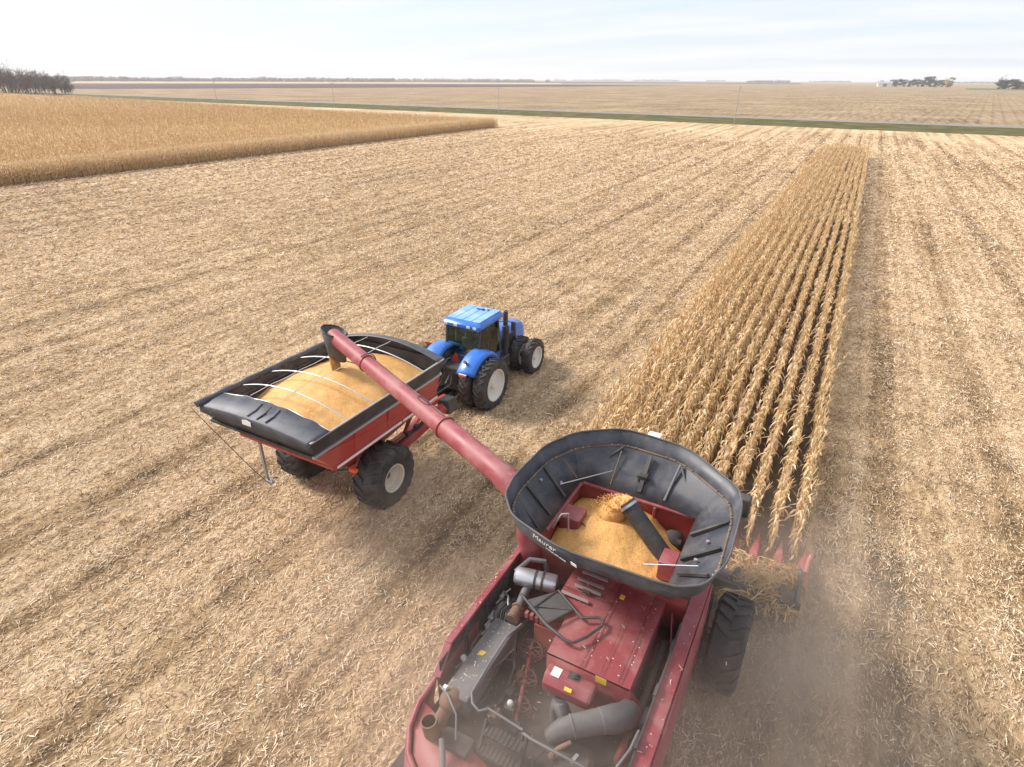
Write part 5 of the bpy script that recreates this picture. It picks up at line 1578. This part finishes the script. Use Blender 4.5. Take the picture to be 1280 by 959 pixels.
def cart_z(x, y):
    ex = abs(x+11.35)/1.8; ey = abs(y-10.45)/2.5
    z = 3.72 - .34*ex**1.7 - .36*ey**1.9
    z += .12*math.exp(-(((x+11.25)/.5)**2 + ((y-10.75)/.5)**2))
    z -= .30*max(0, min(1, (-x-12.2)/.9))*max(0, min(1, (9.6-y)/1.5)) + .10*max(0, -x-12.2)
    z += .05*sn(x, y, 1.6) + .02*sn(x, y, 6) + .008*sn(x, y, 19)
    return max(z, 2.95)
o = heap('corn_heap', CX0+.075, CX1-.075, CY0+.26, CY1-.06, cart_z, 80, 110, M['grain'], 2.88)
tag(o, 'large golden heap of shelled corn filling the grain cart under the bows', 'corn', kind='stuff')
stream('falling_corn', (-11.50, 10.80, 4.20), (-11.40, 10.72, 3.64), .15, .11, 4200, 3, 'stream of corn falling from the auger spout into the grain cart', 0.0, .015)
# ------------------------------------------------------------------ tractor
TX, RY, FY = -11.42, 16.78, 20.2
TO = Vector((TX, RY, 0))
trac = empty('tractor', TO)
tag(trac, 'blue four wheel drive tractor with dual white wheels pulling the grain cart', 'tractor')
def tm():
    m = MB(); m.m = Matrix.Translation(-TO); return m
for (dx, s) in ((1.37, 1), (.74, 1), (-.74, -1), (-1.37, -1)):
    wheel(trac, 'rear_wheel', Vector((dx, 0, 1.0)), s, 1.0, .48, .60, M['white'], 24, .05, dish=.06, n=48)
for (dx, s) in ((1.36, 1), (.74, 1), (-.74, -1), (-1.36, -1)):
    wheel(trac, 'front_wheel', Vector((dx, FY-RY, .76)), s, .76, .42, .44, M['white'], 20, .045, dish=.05, n=40)
mb = tm(); mb.cyl((TX-1.4, RY, 1.0), (TX+1.4, RY, 1.0), .13, n=14); mb.build('rear_axle', M['dark'], trac)
mb = tm(); mb.cyl((TX-1.4, FY, .76), (TX+1.4, FY, .76), .11, n=14); mb.build('front_axle', M['dark'], trac)
mb = tm(); mb.box(TX-.36, TX+.36, RY-.45, FY+.9, .62, 1.20); mb.build('transmission', M['dark'], trac, bevel=.04)
# hood
mb = tm()
secs = [(18.55, .46, 1.1, 2.12), (19.4, .45, 1.1, 2.10), (20.4, .42, 1.05, 2.0), (21.1, .38, 1.0, 1.86), (21.42, .28, 1.05, 1.62)]
vs = []; fs = []
for (y, hw, z0, z1) in secs:
    for dx, z in ((-hw, z0), (-hw, z1-.22), (-hw*.82, z1-.06), (-hw*.45, z1), (hw*.45, z1), (hw*.82, z1-.06), (hw, z1-.22), (hw, z0)): vs.append((TX+dx, y, z))
for i in range(len(secs)-1):
    for q in range(8):
        j = (q+1) % 8; fs.append((i*8+q, i*8+j, i*8+8+j, i*8+8+q))
fs += [tuple(range(7, -1, -1)), tuple(range(32, 40))]
mb._add(vs, fs)
hood = mb.build('hood', M['blue'], trac, 40, bevel=.01)
mb = tm()
for s in (-1, 1):
    x = TX + s*.455
    for k in range(7): mb.box(min(x, x+s*.012), max(x, x+s*.012), 19.0+.2*k, 19.14+.2*k, 1.2, 1.72)
mb.build('side_grille', M['black'], hood)
mb = tm(); mb.box(TX-.30, TX+.30, 19.0, 19.03, 2.105, 2.125); mb.build('seam', M['black'], hood)
mb = tm()
for s in (-1, 1): mb.slab([(TX+s*.462, 18.75, 1.82), (TX+s*.462, 19.0, 1.82), (TX+s*.462, 19.0, 1.90), (TX+s*.462, 18.75, 1.90)], .004 if s > 0 else -.004)
mb.build('decal', M['white'], hood)
# cab
mb = tm()
mb.hexa([(TX-.62, 17.02, 1.15), (TX+.62, 17.02, 1.15), (TX+.66, 18.60, 1.05), (TX-.66, 18.60, 1.05), (TX-.74, 16.98, 1.72), (TX+.74, 16.98, 1.72), (TX+.74, 18.62, 1.50), (TX-.74, 18.62, 1.50)])
cabt = mb.build('cab', M['blue'], trac, bevel=.03)
mb = tm()
cr_ = {}
for sx in (-1, 1):
    mb.bar((TX+sx*.72, 17.0, 1.68), (TX+sx*.72, 17.14, 2.92), .075, .085); mb.bar((TX+sx*.72, 18.58, 1.48), (TX+sx*.70, 18.44, 2.92), .07, .08)
    mb.bar((TX+sx*.74, 17.72, 1.60), (TX+sx*.73, 17.74, 2.92), .05, .05)
    mb.bar((TX+sx*.73, 17.05, 1.70), (TX+sx*.73, 18.58, 1.52), .05, .06)
mb.bar((TX-.72, 17.0, 1.73), (TX+.72, 17.0, 1.73), .06, .07); mb.bar((TX-.72, 17.14, 2.86), (TX+.72, 17.14, 2.86), .06, .06); mb.bar((TX-.70, 18.44, 2.86), (TX+.70, 18.44, 2.86), .06, .06)
mb.build('cab_frame', M['black'], cabt, bevel=.012)
mb = tm(); mb.slab([(TX-.68, 17.02, 1.77), (TX+.68, 17.02, 1.77), (TX+.68, 17.15, 2.83), (TX-.68, 17.15, 2.83)], .012); mb.build('rear_window', M['glass'], cabt)
mb = tm(); mb.slab([(TX-.68, 18.60, 1.53), (TX-.66, 18.46, 2.83), (TX+.66, 18.46, 2.83), (TX+.68, 18.60, 1.53)], .012); mb.build('windscreen', M['glass'], cabt)
for s in (-1, 1):
    mb = tm(); mb.slab([(TX+s*.745, 17.06, 1.73), (TX+s*.745, 18.54, 1.56), (TX+s*.725, 18.42, 2.83), (TX+s*.725, 17.18, 2.83)], .010); mb.build('side_window', M['glass'], cabt)
mb = tm()
rr = [(-.80, 17.02), (-.70, 16.94), (.70, 16.94), (.80, 17.02), (.82, 18.0), (.78, 18.66), (.62, 18.80), (-.62, 18.80), (-.78, 18.66), (-.82, 18.0)]
lv = [(2.88, .98), (2.92, 1.02), (3.02, 1.02), (3.09, .96), (3.13, .84), (3.145, .5)]
vs = []; fs = []
for z, k in lv:
    for x, y in rr: vs.append((TX+x*k, 17.87+(y-17.87)*k, z))
m_ = len(rr)
for i in range(len(lv)-1):
    for q in range(m_):
        j = (q+1) % m_; fs.append((i*m_+q, i*m_+j, (i+1)*m_+j, (i+1)*m_+q))
fs += [tuple(range(m_-1, -1, -1)), tuple(range((len(lv)-1)*m_, len(lv)*m_))]
mb._add(vs, fs); roof = mb.build('cab_roof', M['blue'], cabt, 30)
mb = tm(); mb.box(TX-.66, TX+.66, 17.18, 18.42, 2.84, 2.875); mb.build('added_headliner', M['white'], cabt)  # pale sheet added under the roof to lighten the cab interior
mb = tm()
for x in (-.54, -.18, .18, .54): mb.slab([(TX+x-.165, 17.12, 3.12), (TX+x+.165, 17.12, 3.12), (TX+x+.165, 18.64, 3.12), (TX+x-.165, 18.64, 3.12)], .035)
mb.build('roof_panel', M['roof_glare_blue'], roof, bevel=.006)
mb = tm(); mb.cyl((TX+.12, 18.35, 3.14), (TX+.12, 18.35, 3.19), .09, .07, 14); mb.cyl((TX+.30, 18.42, 3.14), (TX+.30, 18.42, 3.18), .05, n=10); mb.box(TX-.15, TX+.0, 18.30, 18.38, 3.14, 3.18); mb.build('antenna_base', M['black'], roof)
for x in (-.62, .62, -.2, .35):
    mb = tm(); mb.box(TX+x-.07, TX+x+.07, 16.90, 16.96, 2.93, 3.02); mb.build('work_lamp', M['white'], roof, bevel=.01)
# interior
mb = tm(); mb.box(TX-.27, TX+.27, 17.45, 17.95, 1.72, 1.90); mb.box(TX-.26, TX+.26, 17.36, 17.48, 1.88, 2.32); mb.box(TX+.3, TX+.42, 17.5, 18.1, 1.75, 2.05); mb.build('seat', M['cloth'], cabt, bevel=.04)
mb = tm(); mb.bar((TX, 18.45, 1.6), (TX, 18.2, 2.15), .09, .09); mb.tube([(TX+.19*math.cos(t), 18.18+.10*math.sin(t), 2.18+.16*math.sin(t)) for t in np.linspace(0, 2*PI, 21)[:-1]], .018, 6, True); mb.box(TX-.5, TX+.5, 18.4, 18.52, 1.55, 1.98); mb.build('steering_wheel', M['black'], cabt)
mb = tm(); mb.box(TX+.10, TX+.50, 17.12, 17.30, 1.78, 1.94); mb.build('orange_bag', M['bag'], None, bevel=.05); ob = bpy.data.objects['orange_bag']
tag(ob, 'orange bundle behind the seat in the blue tractor cab', 'bag'); ob.location = TO
# rear fenders, lamps, SMV emblem
for s in (-1, 1):
    mb = tm()
    arcs = np.linspace(R(148), R(34), 22)
    prof = [(.40, 1.06), (.48, 1.15), (.80, 1.17), (1.02, 1.15), (1.12, 1.10), (1.15, 1.00)]
    rows = []
    for (dx, r_) in prof:
        rows.append([(TX+s*(dx + (.05*math.sin((a-R(38))*1.3))), RY+.06 - -r_*math.cos(a)*1.0, 1.02 + r_*math.sin(a)*.98) for a in arcs])
    mb.grid(rows)
    f_ = mb.build('fender', M['blue'], trac, 50, solid=.025)
    mb = tm(); mb.box(TX+s*.80-.14, TX+s*.80+.14, RY-1.06, RY-1.0, 1.58, 1.66); mb.build('tail_lamp', M['orange_red'], f_, bevel=.01)
    mb = tm(); mb.box(TX+s*.80-.16, TX+s*.80+.16, RY-1.05, RY-1.0, 1.67, 1.695); mb.build('lamp_band', M['white'], f_)
    mb = tm(); mb.cyl((TX+s*.72, RY-.66, 1.98), (TX+s*.72, RY-.72, 2.04), .06, n=12); mb.build('fender_lamp', M['black'], f_)
mb = tm(); c = Vector((TX-.26, 16.93, 1.48))
mb.slab([(c.x-.21, c.y, c.z), (c.x+.21, c.y, c.z), (c.x+.03, c.y+.02, c.z+.36), (c.x-.03, c.y+.02, c.z+.36)], .012); smv = mb.build('slow_vehicle_sign', M['orange'], trac)
for s, (p0, p1, p2) in ((-1, (-.74, 17.05, 2.2), (-1.05, 17.0, 2.28)), (1, (.80, 17.35, 1.9), (1.02, 17.3, 1.88))) if False else ():
    pass
mb = tm(); mb.tube([(TX-.74, 17.06, 1.95), (TX-.98, 16.98, 1.98)], .025, 8); mb.build('lamp_arm', M['black'], trac)
mb = tm(); mb.bar((TX-.98, 16.98, 1.98), (TX-1.55, 16.78, 2.06), .05, .08); mb.build('signal_arm', M['orange_red'], trac, bevel=.01)
mb = tm(); mb.bar((TX+.72, 17.6, 1.62), (TX+1.28, 17.42, 1.60), .05, .09); mb.build('signal_arm', M['orange_red'], trac, bevel=.01)
# exhaust, mirrors, steps
mb = tm(); mb.tube([(TX+.66, 19.12, 1.2), (TX+.66, 19.12, 2.85), (TX+.70, 19.10, 2.98)], [.10]*2+[.07], 14); mb.lathe([(.06, 0), (.14, 0), (.14, .9), (.06, .95)], (TX+.66, 19.12, 1.45), (0, 0, 1), 18); mb.build('exhaust_stack', M['black'], trac, 40)
for s in (-1, 1):
    mb = tm(); mb.tube([(TX+s*.70, 18.46, 2.75), (TX+s*.95, 18.85, 2.7), (TX+s*1.08, 18.95, 2.6)], .02, 6); mb.box(TX+s*1.10-.09, TX+s*1.10+.09, 18.93, 19.0, 2.28, 2.66); mb.build('mirror', M['black'], trac, bevel=.02)
mb = tm(); mb.box(TX+.40, TX+.80, 18.0, 19.3, .62, 1.15); mb.build('fuel_tank', M['black'], trac, bevel=.06)
mb = tm(); mb.box(TX-.80, TX-.40, 18.0, 19.0, .62, 1.10)
for z in (.45, .75, 1.05): mb.box(TX-1.05, TX-.78, 18.2, 18.6, z, z+.03)
mb.build('step', M['black'], trac, bevel=.02)
# rear linkage
mb = tm(); mb.box(TX-.34, TX+.34, RY-.62, RY-.1, .7, 1.62); mb.build('rear_housing', M['dark'], trac, bevel=.05)
for s in (-1, 1):
    mb = tm(); mb.bar((TX+s*.36, RY-.2, .72), (TX+s*.48, RY-1.05, .62), .07, .10); mb.bar((TX+s*.46, RY-.8, .66), (TX+s*.40, RY-.55, 1.45), .05, .05); mb.bar((TX+s*.26, RY-.4, 1.45), (TX+s*.42, RY-.65, 1.48), .08, .09); mb.build('lift_arm', M['black'], trac, bevel=.01)
mb = tm(); mb.bar((TX, RY-.3, .55), (TX, RY-1.1, .55), .12, .06); mb.build('drawbar', M['dark'], trac)
mb = tm(); mb.bar((TX, RY-.62, 1.35), (TX, RY-.95, 1.1), .06, .06); mb.cyl((TX-.02, RY-.62, .9), (TX-.02, RY-.75, .9), .07, n=12); mb.build('top_link', M['black'], trac)
mb = tm()
for k in range(6): mb.cyl((TX-.25+.1*k, RY-.62, 1.42), (TX-.25+.1*k, RY-.70, 1.42), .035, n=8)
mb.tube([(TX-.2, RY-.68, 1.40), (TX-.25, RY-.95, 1.05), (TX-.1, RY-1.5, .95), (TX-.1, RY-2.2, .95)], .02, 6); mb.tube([(TX+.1, RY-.68, 1.40), (TX+.2, RY-.9, 1.1), (TX+.05, RY-1.5, .98), (TX, RY-2.2, .98)], .02, 6); mb.build('hydraulic_coupler', M['black'], trac)
# driver
def seated_person(root_loc):
    J = {'pelvis': (0, 0, 0), 'belly': (0, -.02, .18), 'chest': (0, -.01, .40), 'neck': (0, .01, .55), 'jaw': (0, .03, .62), 'head': (0, .03, .72), 'top': (0, .02, .80)}
    P = [J[k] for k in ('pelvis', 'belly', 'chest', 'neck', 'jaw', 'head', 'top')]
    Rd = [(.15, .13), (.15, .12), (.17, .12), (.062, .065), (.075, .085), (.085, .10), (.05, .06)]
    E = [(i, i+1) for i in range(6)]
    def chain(start, pts, rads):
        p = start
        for q, r_ in zip(pts, rads):
            P.append(q); Rd.append((r_, r_)); E.append((p, len(P)-1)); p = len(P)-1
    for s in (-1, 1):
        chain(0, [(s*.10, .06, -.01), (s*.13, .46, .03), (s*.13, .52, -.38), (s*.13, .64, -.44)], [.10, .068, .048, .04])
        chain(2, [(s*.19, 0, .46), (s*.25, .10, .20), (s*.17, .36, .24), (s*.16, .44, .27)], [.065, .05, .036, .035])
    me = bpy.data.meshes.new('person'); me.from_pydata(P, E, []); me.materials.append(M['cloth']); me.materials.append(M['skin'])
    o = bpy.data.objects.new('person', me); col.objects.link(o)
    sk = o.modifiers.new('skin', 'SKIN'); sk.use_smooth_shade = True
    for i, r_ in enumerate(Rd): me.skin_vertices[0].data[i].radius = r_
    me.skin_vertices[0].data[0].use_root = True
    sb = o.modifiers.new('sub', 'SUBSURF'); sb.levels = 2; sb.render_levels = 2
    dg = bpy.context.evaluated_depsgraph_get(); m2 = bpy.data.meshes.new_from_object(o.evaluated_get(dg))
    o.modifiers.clear(); o.data = m2
    for p in m2.polygons:
        c_ = p.center
        p.material_index = 1 if (c_.z > .575 or (c_.y > .375 and c_.z > .15)) else 0
    o.location = root_loc
    mb = MB(); mb.uv_ball((0, .03, .72), .098, .115, .105, 16, 8, 0.1); mb.hexa([(-.08, .12, .725), (.08, .12, .725), (.07, .21, .705), (-.07, .21, .705), (-.08, .12, .74), (.08, .12, .74), (.07, .21, .715), (-.07, .21, .715)])
    mb.build('cap', M['cloth'], o, 60)
    return o
po = seated_person((TX, 17.62, 1.99))
tag(po, 'driver in dark clothing sitting at the wheel inside the blue tractor cab', 'person')
# ------------------------------------------------------------------ air
def volume_mat(name, colr, dens, aniso=0.0):
    m = bpy.data.materials.new(name); m.use_nodes = True
    n = m.node_tree; n.nodes.clear()
    out = n.nodes.new('ShaderNodeOutputMaterial'); v = n.nodes.new('ShaderNodeVolumePrincipled')
    v.inputs['Color'].default_value = (colr[0], colr[1], colr[2], 1); v.inputs['Density'].default_value = dens
    v.inputs['Anisotropy'].default_value = aniso
    n.links.new(v.outputs[0], out.inputs['Volume'])
    return m, n, v
hm, _, _ = volume_mat('haze', (0.95, 0.97, 1.0), 0.00015, 0.2)
mb = MB(); mb.box(-6900, 6900, -1800, 6900, -1.0, 60.0)
o = mb.build('haze', hm, None, 0); tag(o, 'thin bluish haze over the far fields', 'haze', kind='stuff')
def dust_mat():
    m, n, v = volume_mat('dust', (0.95, 0.82, 0.70), 0.0, 0.2)
    tc = n.nodes.new('ShaderNodeTexCoord')
    def vm(op, a, b):
        k = n.nodes.new('ShaderNodeVectorMath'); k.operation = op
        n.links.new(a, k.inputs[0])
        if isinstance(b, tuple): k.inputs[1].default_value = b
        else: n.links.new(b, k.inputs[1])
        return k
    tot = None
    for c, r_, d in PUFFS:
        q = vm('DIVIDE', vm('SUBTRACT', tc.outputs['Object'], c).outputs[0], r_).outputs[0]
        e = math_(n, 'POWER', 2.71828, math_(n, 'MULTIPLY', vm('DOT_PRODUCT', q, q).outputs['Value'], -1.0))
        e = math_(n, 'MULTIPLY', math_(n, 'MAXIMUM', math_(n, 'SUBTRACT', e, 0.03), 0.0), d)
        tot = e if tot is None else math_(n, 'ADD', tot, e)
    nz = n.nodes.new('ShaderNodeTexNoise'); nz.inputs['Scale'].default_value = 0.55; nz.inputs['Detail'].default_value = 3; nz.inputs['Roughness'].default_value = 0.6
    n.links.new(tc.outputs['Object'], nz.inputs['Vector'])
    f = maprange(n, nz.outputs['Fac'], 0.30, 0.68, 0.25, 1.6)
    n.links.new(math_(n, 'MULTIPLY', tot, f), v.inputs['Density'])
    return m
PUFFS = [((1.0, 9.6, 0.5), (2.0, 3.6, 1.4), 0.42), ((-6.0, 6.8, 0.4), (3.2, 3.4, 0.9), 0.12), ((-2.4, 4.4, 2.3), (2.2, 2.6, 1.0), 0.22), ((1.1, 5.4, 0.5), (2.0, 3.4, 1.0), 0.26), ((-9.2, 9.6, 0.5), (1.6, 1.6, 0.8), 0.14)]
mb = MB()
mb.box(-12.5, 5.2, -0.5, 15.5, 0.04, 4.4)
o = mb.build('dust', dust_mat(), None, 0)
tag(o, 'brownish dust swirling round the combine wheels and over the stubble', 'dust', kind='stuff')
# bits of chaff: lying on the combine's flat tops, and flying in the dust
def chaff(n, seed, fly):
    r = np.random.RandomState(seed); V = []; Q = []; T = []
    tops = [(-2.95, -1.28, 6.1, 7.9, HZ+.006), (-3.84, -3.44, 4.9, 6.48, 2.506), (LX+.05, RX-.1, 4.9, 7.3, 1.905), (LX+.05, RX-.1, 4.9, 7.3, 1.905), (RX-.02, RX+.18, 3.6, 8.6, 2.80), (LX-.08, LX+.02, 5.5, 8.4, 2.865), (-2.3, -1.0, 3.55, 4.15, 2.026)]
    for k in range(n):
        if fly:
            p = np.array([1.0+1.5*r.randn(), 9.0+2.6*r.randn(), abs(.2+1.0*r.rand()+.5*r.randn())+.05]) if r.rand() < .75 else np.array([-6.0+2.5*r.randn(), 6.5+2.5*r.randn(), .1+.9*r.rand()])
            e = r.randn()*.8
        else:
            x0, x1, y0, y1, z = tops[r.randint(len(tops))]; p = np.array([x0+(x1-x0)*r.rand(), y0+(y1-y0)*r.rand(), z+.004*r.rand()]); e = r.randn()*.06
        L = (.015+.075*r.rand()**3)*(1.2 if fly else 1); w = .005+.012*r.rand()**2
        a = r.rand()*2*PI; d = np.array([math.cos(a)*math.cos(e), math.sin(a)*math.cos(e), math.sin(e)]); s = np.array([-math.sin(a), math.cos(a), .1*r.randn()])
        b = len(V); V += [p-d*L/2-s*w/2, p-d*L/2+s*w/2, p+d*L/2+s*w/2, p+d*L/2-s*w/2]; Q.append((b, b+1, b+2, b+3)); T.append(float(np.clip(.68+.18*r.randn(), 0, 1)))
    return np.array(V), np.array(Q), np.array(T)
V, Q, T = chaff(380, 2, False); o = np_mesh('chaff_litter', V, Q, M['residue'], T)
tag(o, 'flecks of dry chaff lying on the hood and deck of the combine', 'chaff', kind='stuff')
V, Q, T = chaff(320, 4, True); o = np_mesh('flying_chaff', V, Q, M['residue'], T)
tag(o, 'bits of husk and chaff flying in the dust beside the combine', 'chaff', kind='stuff')
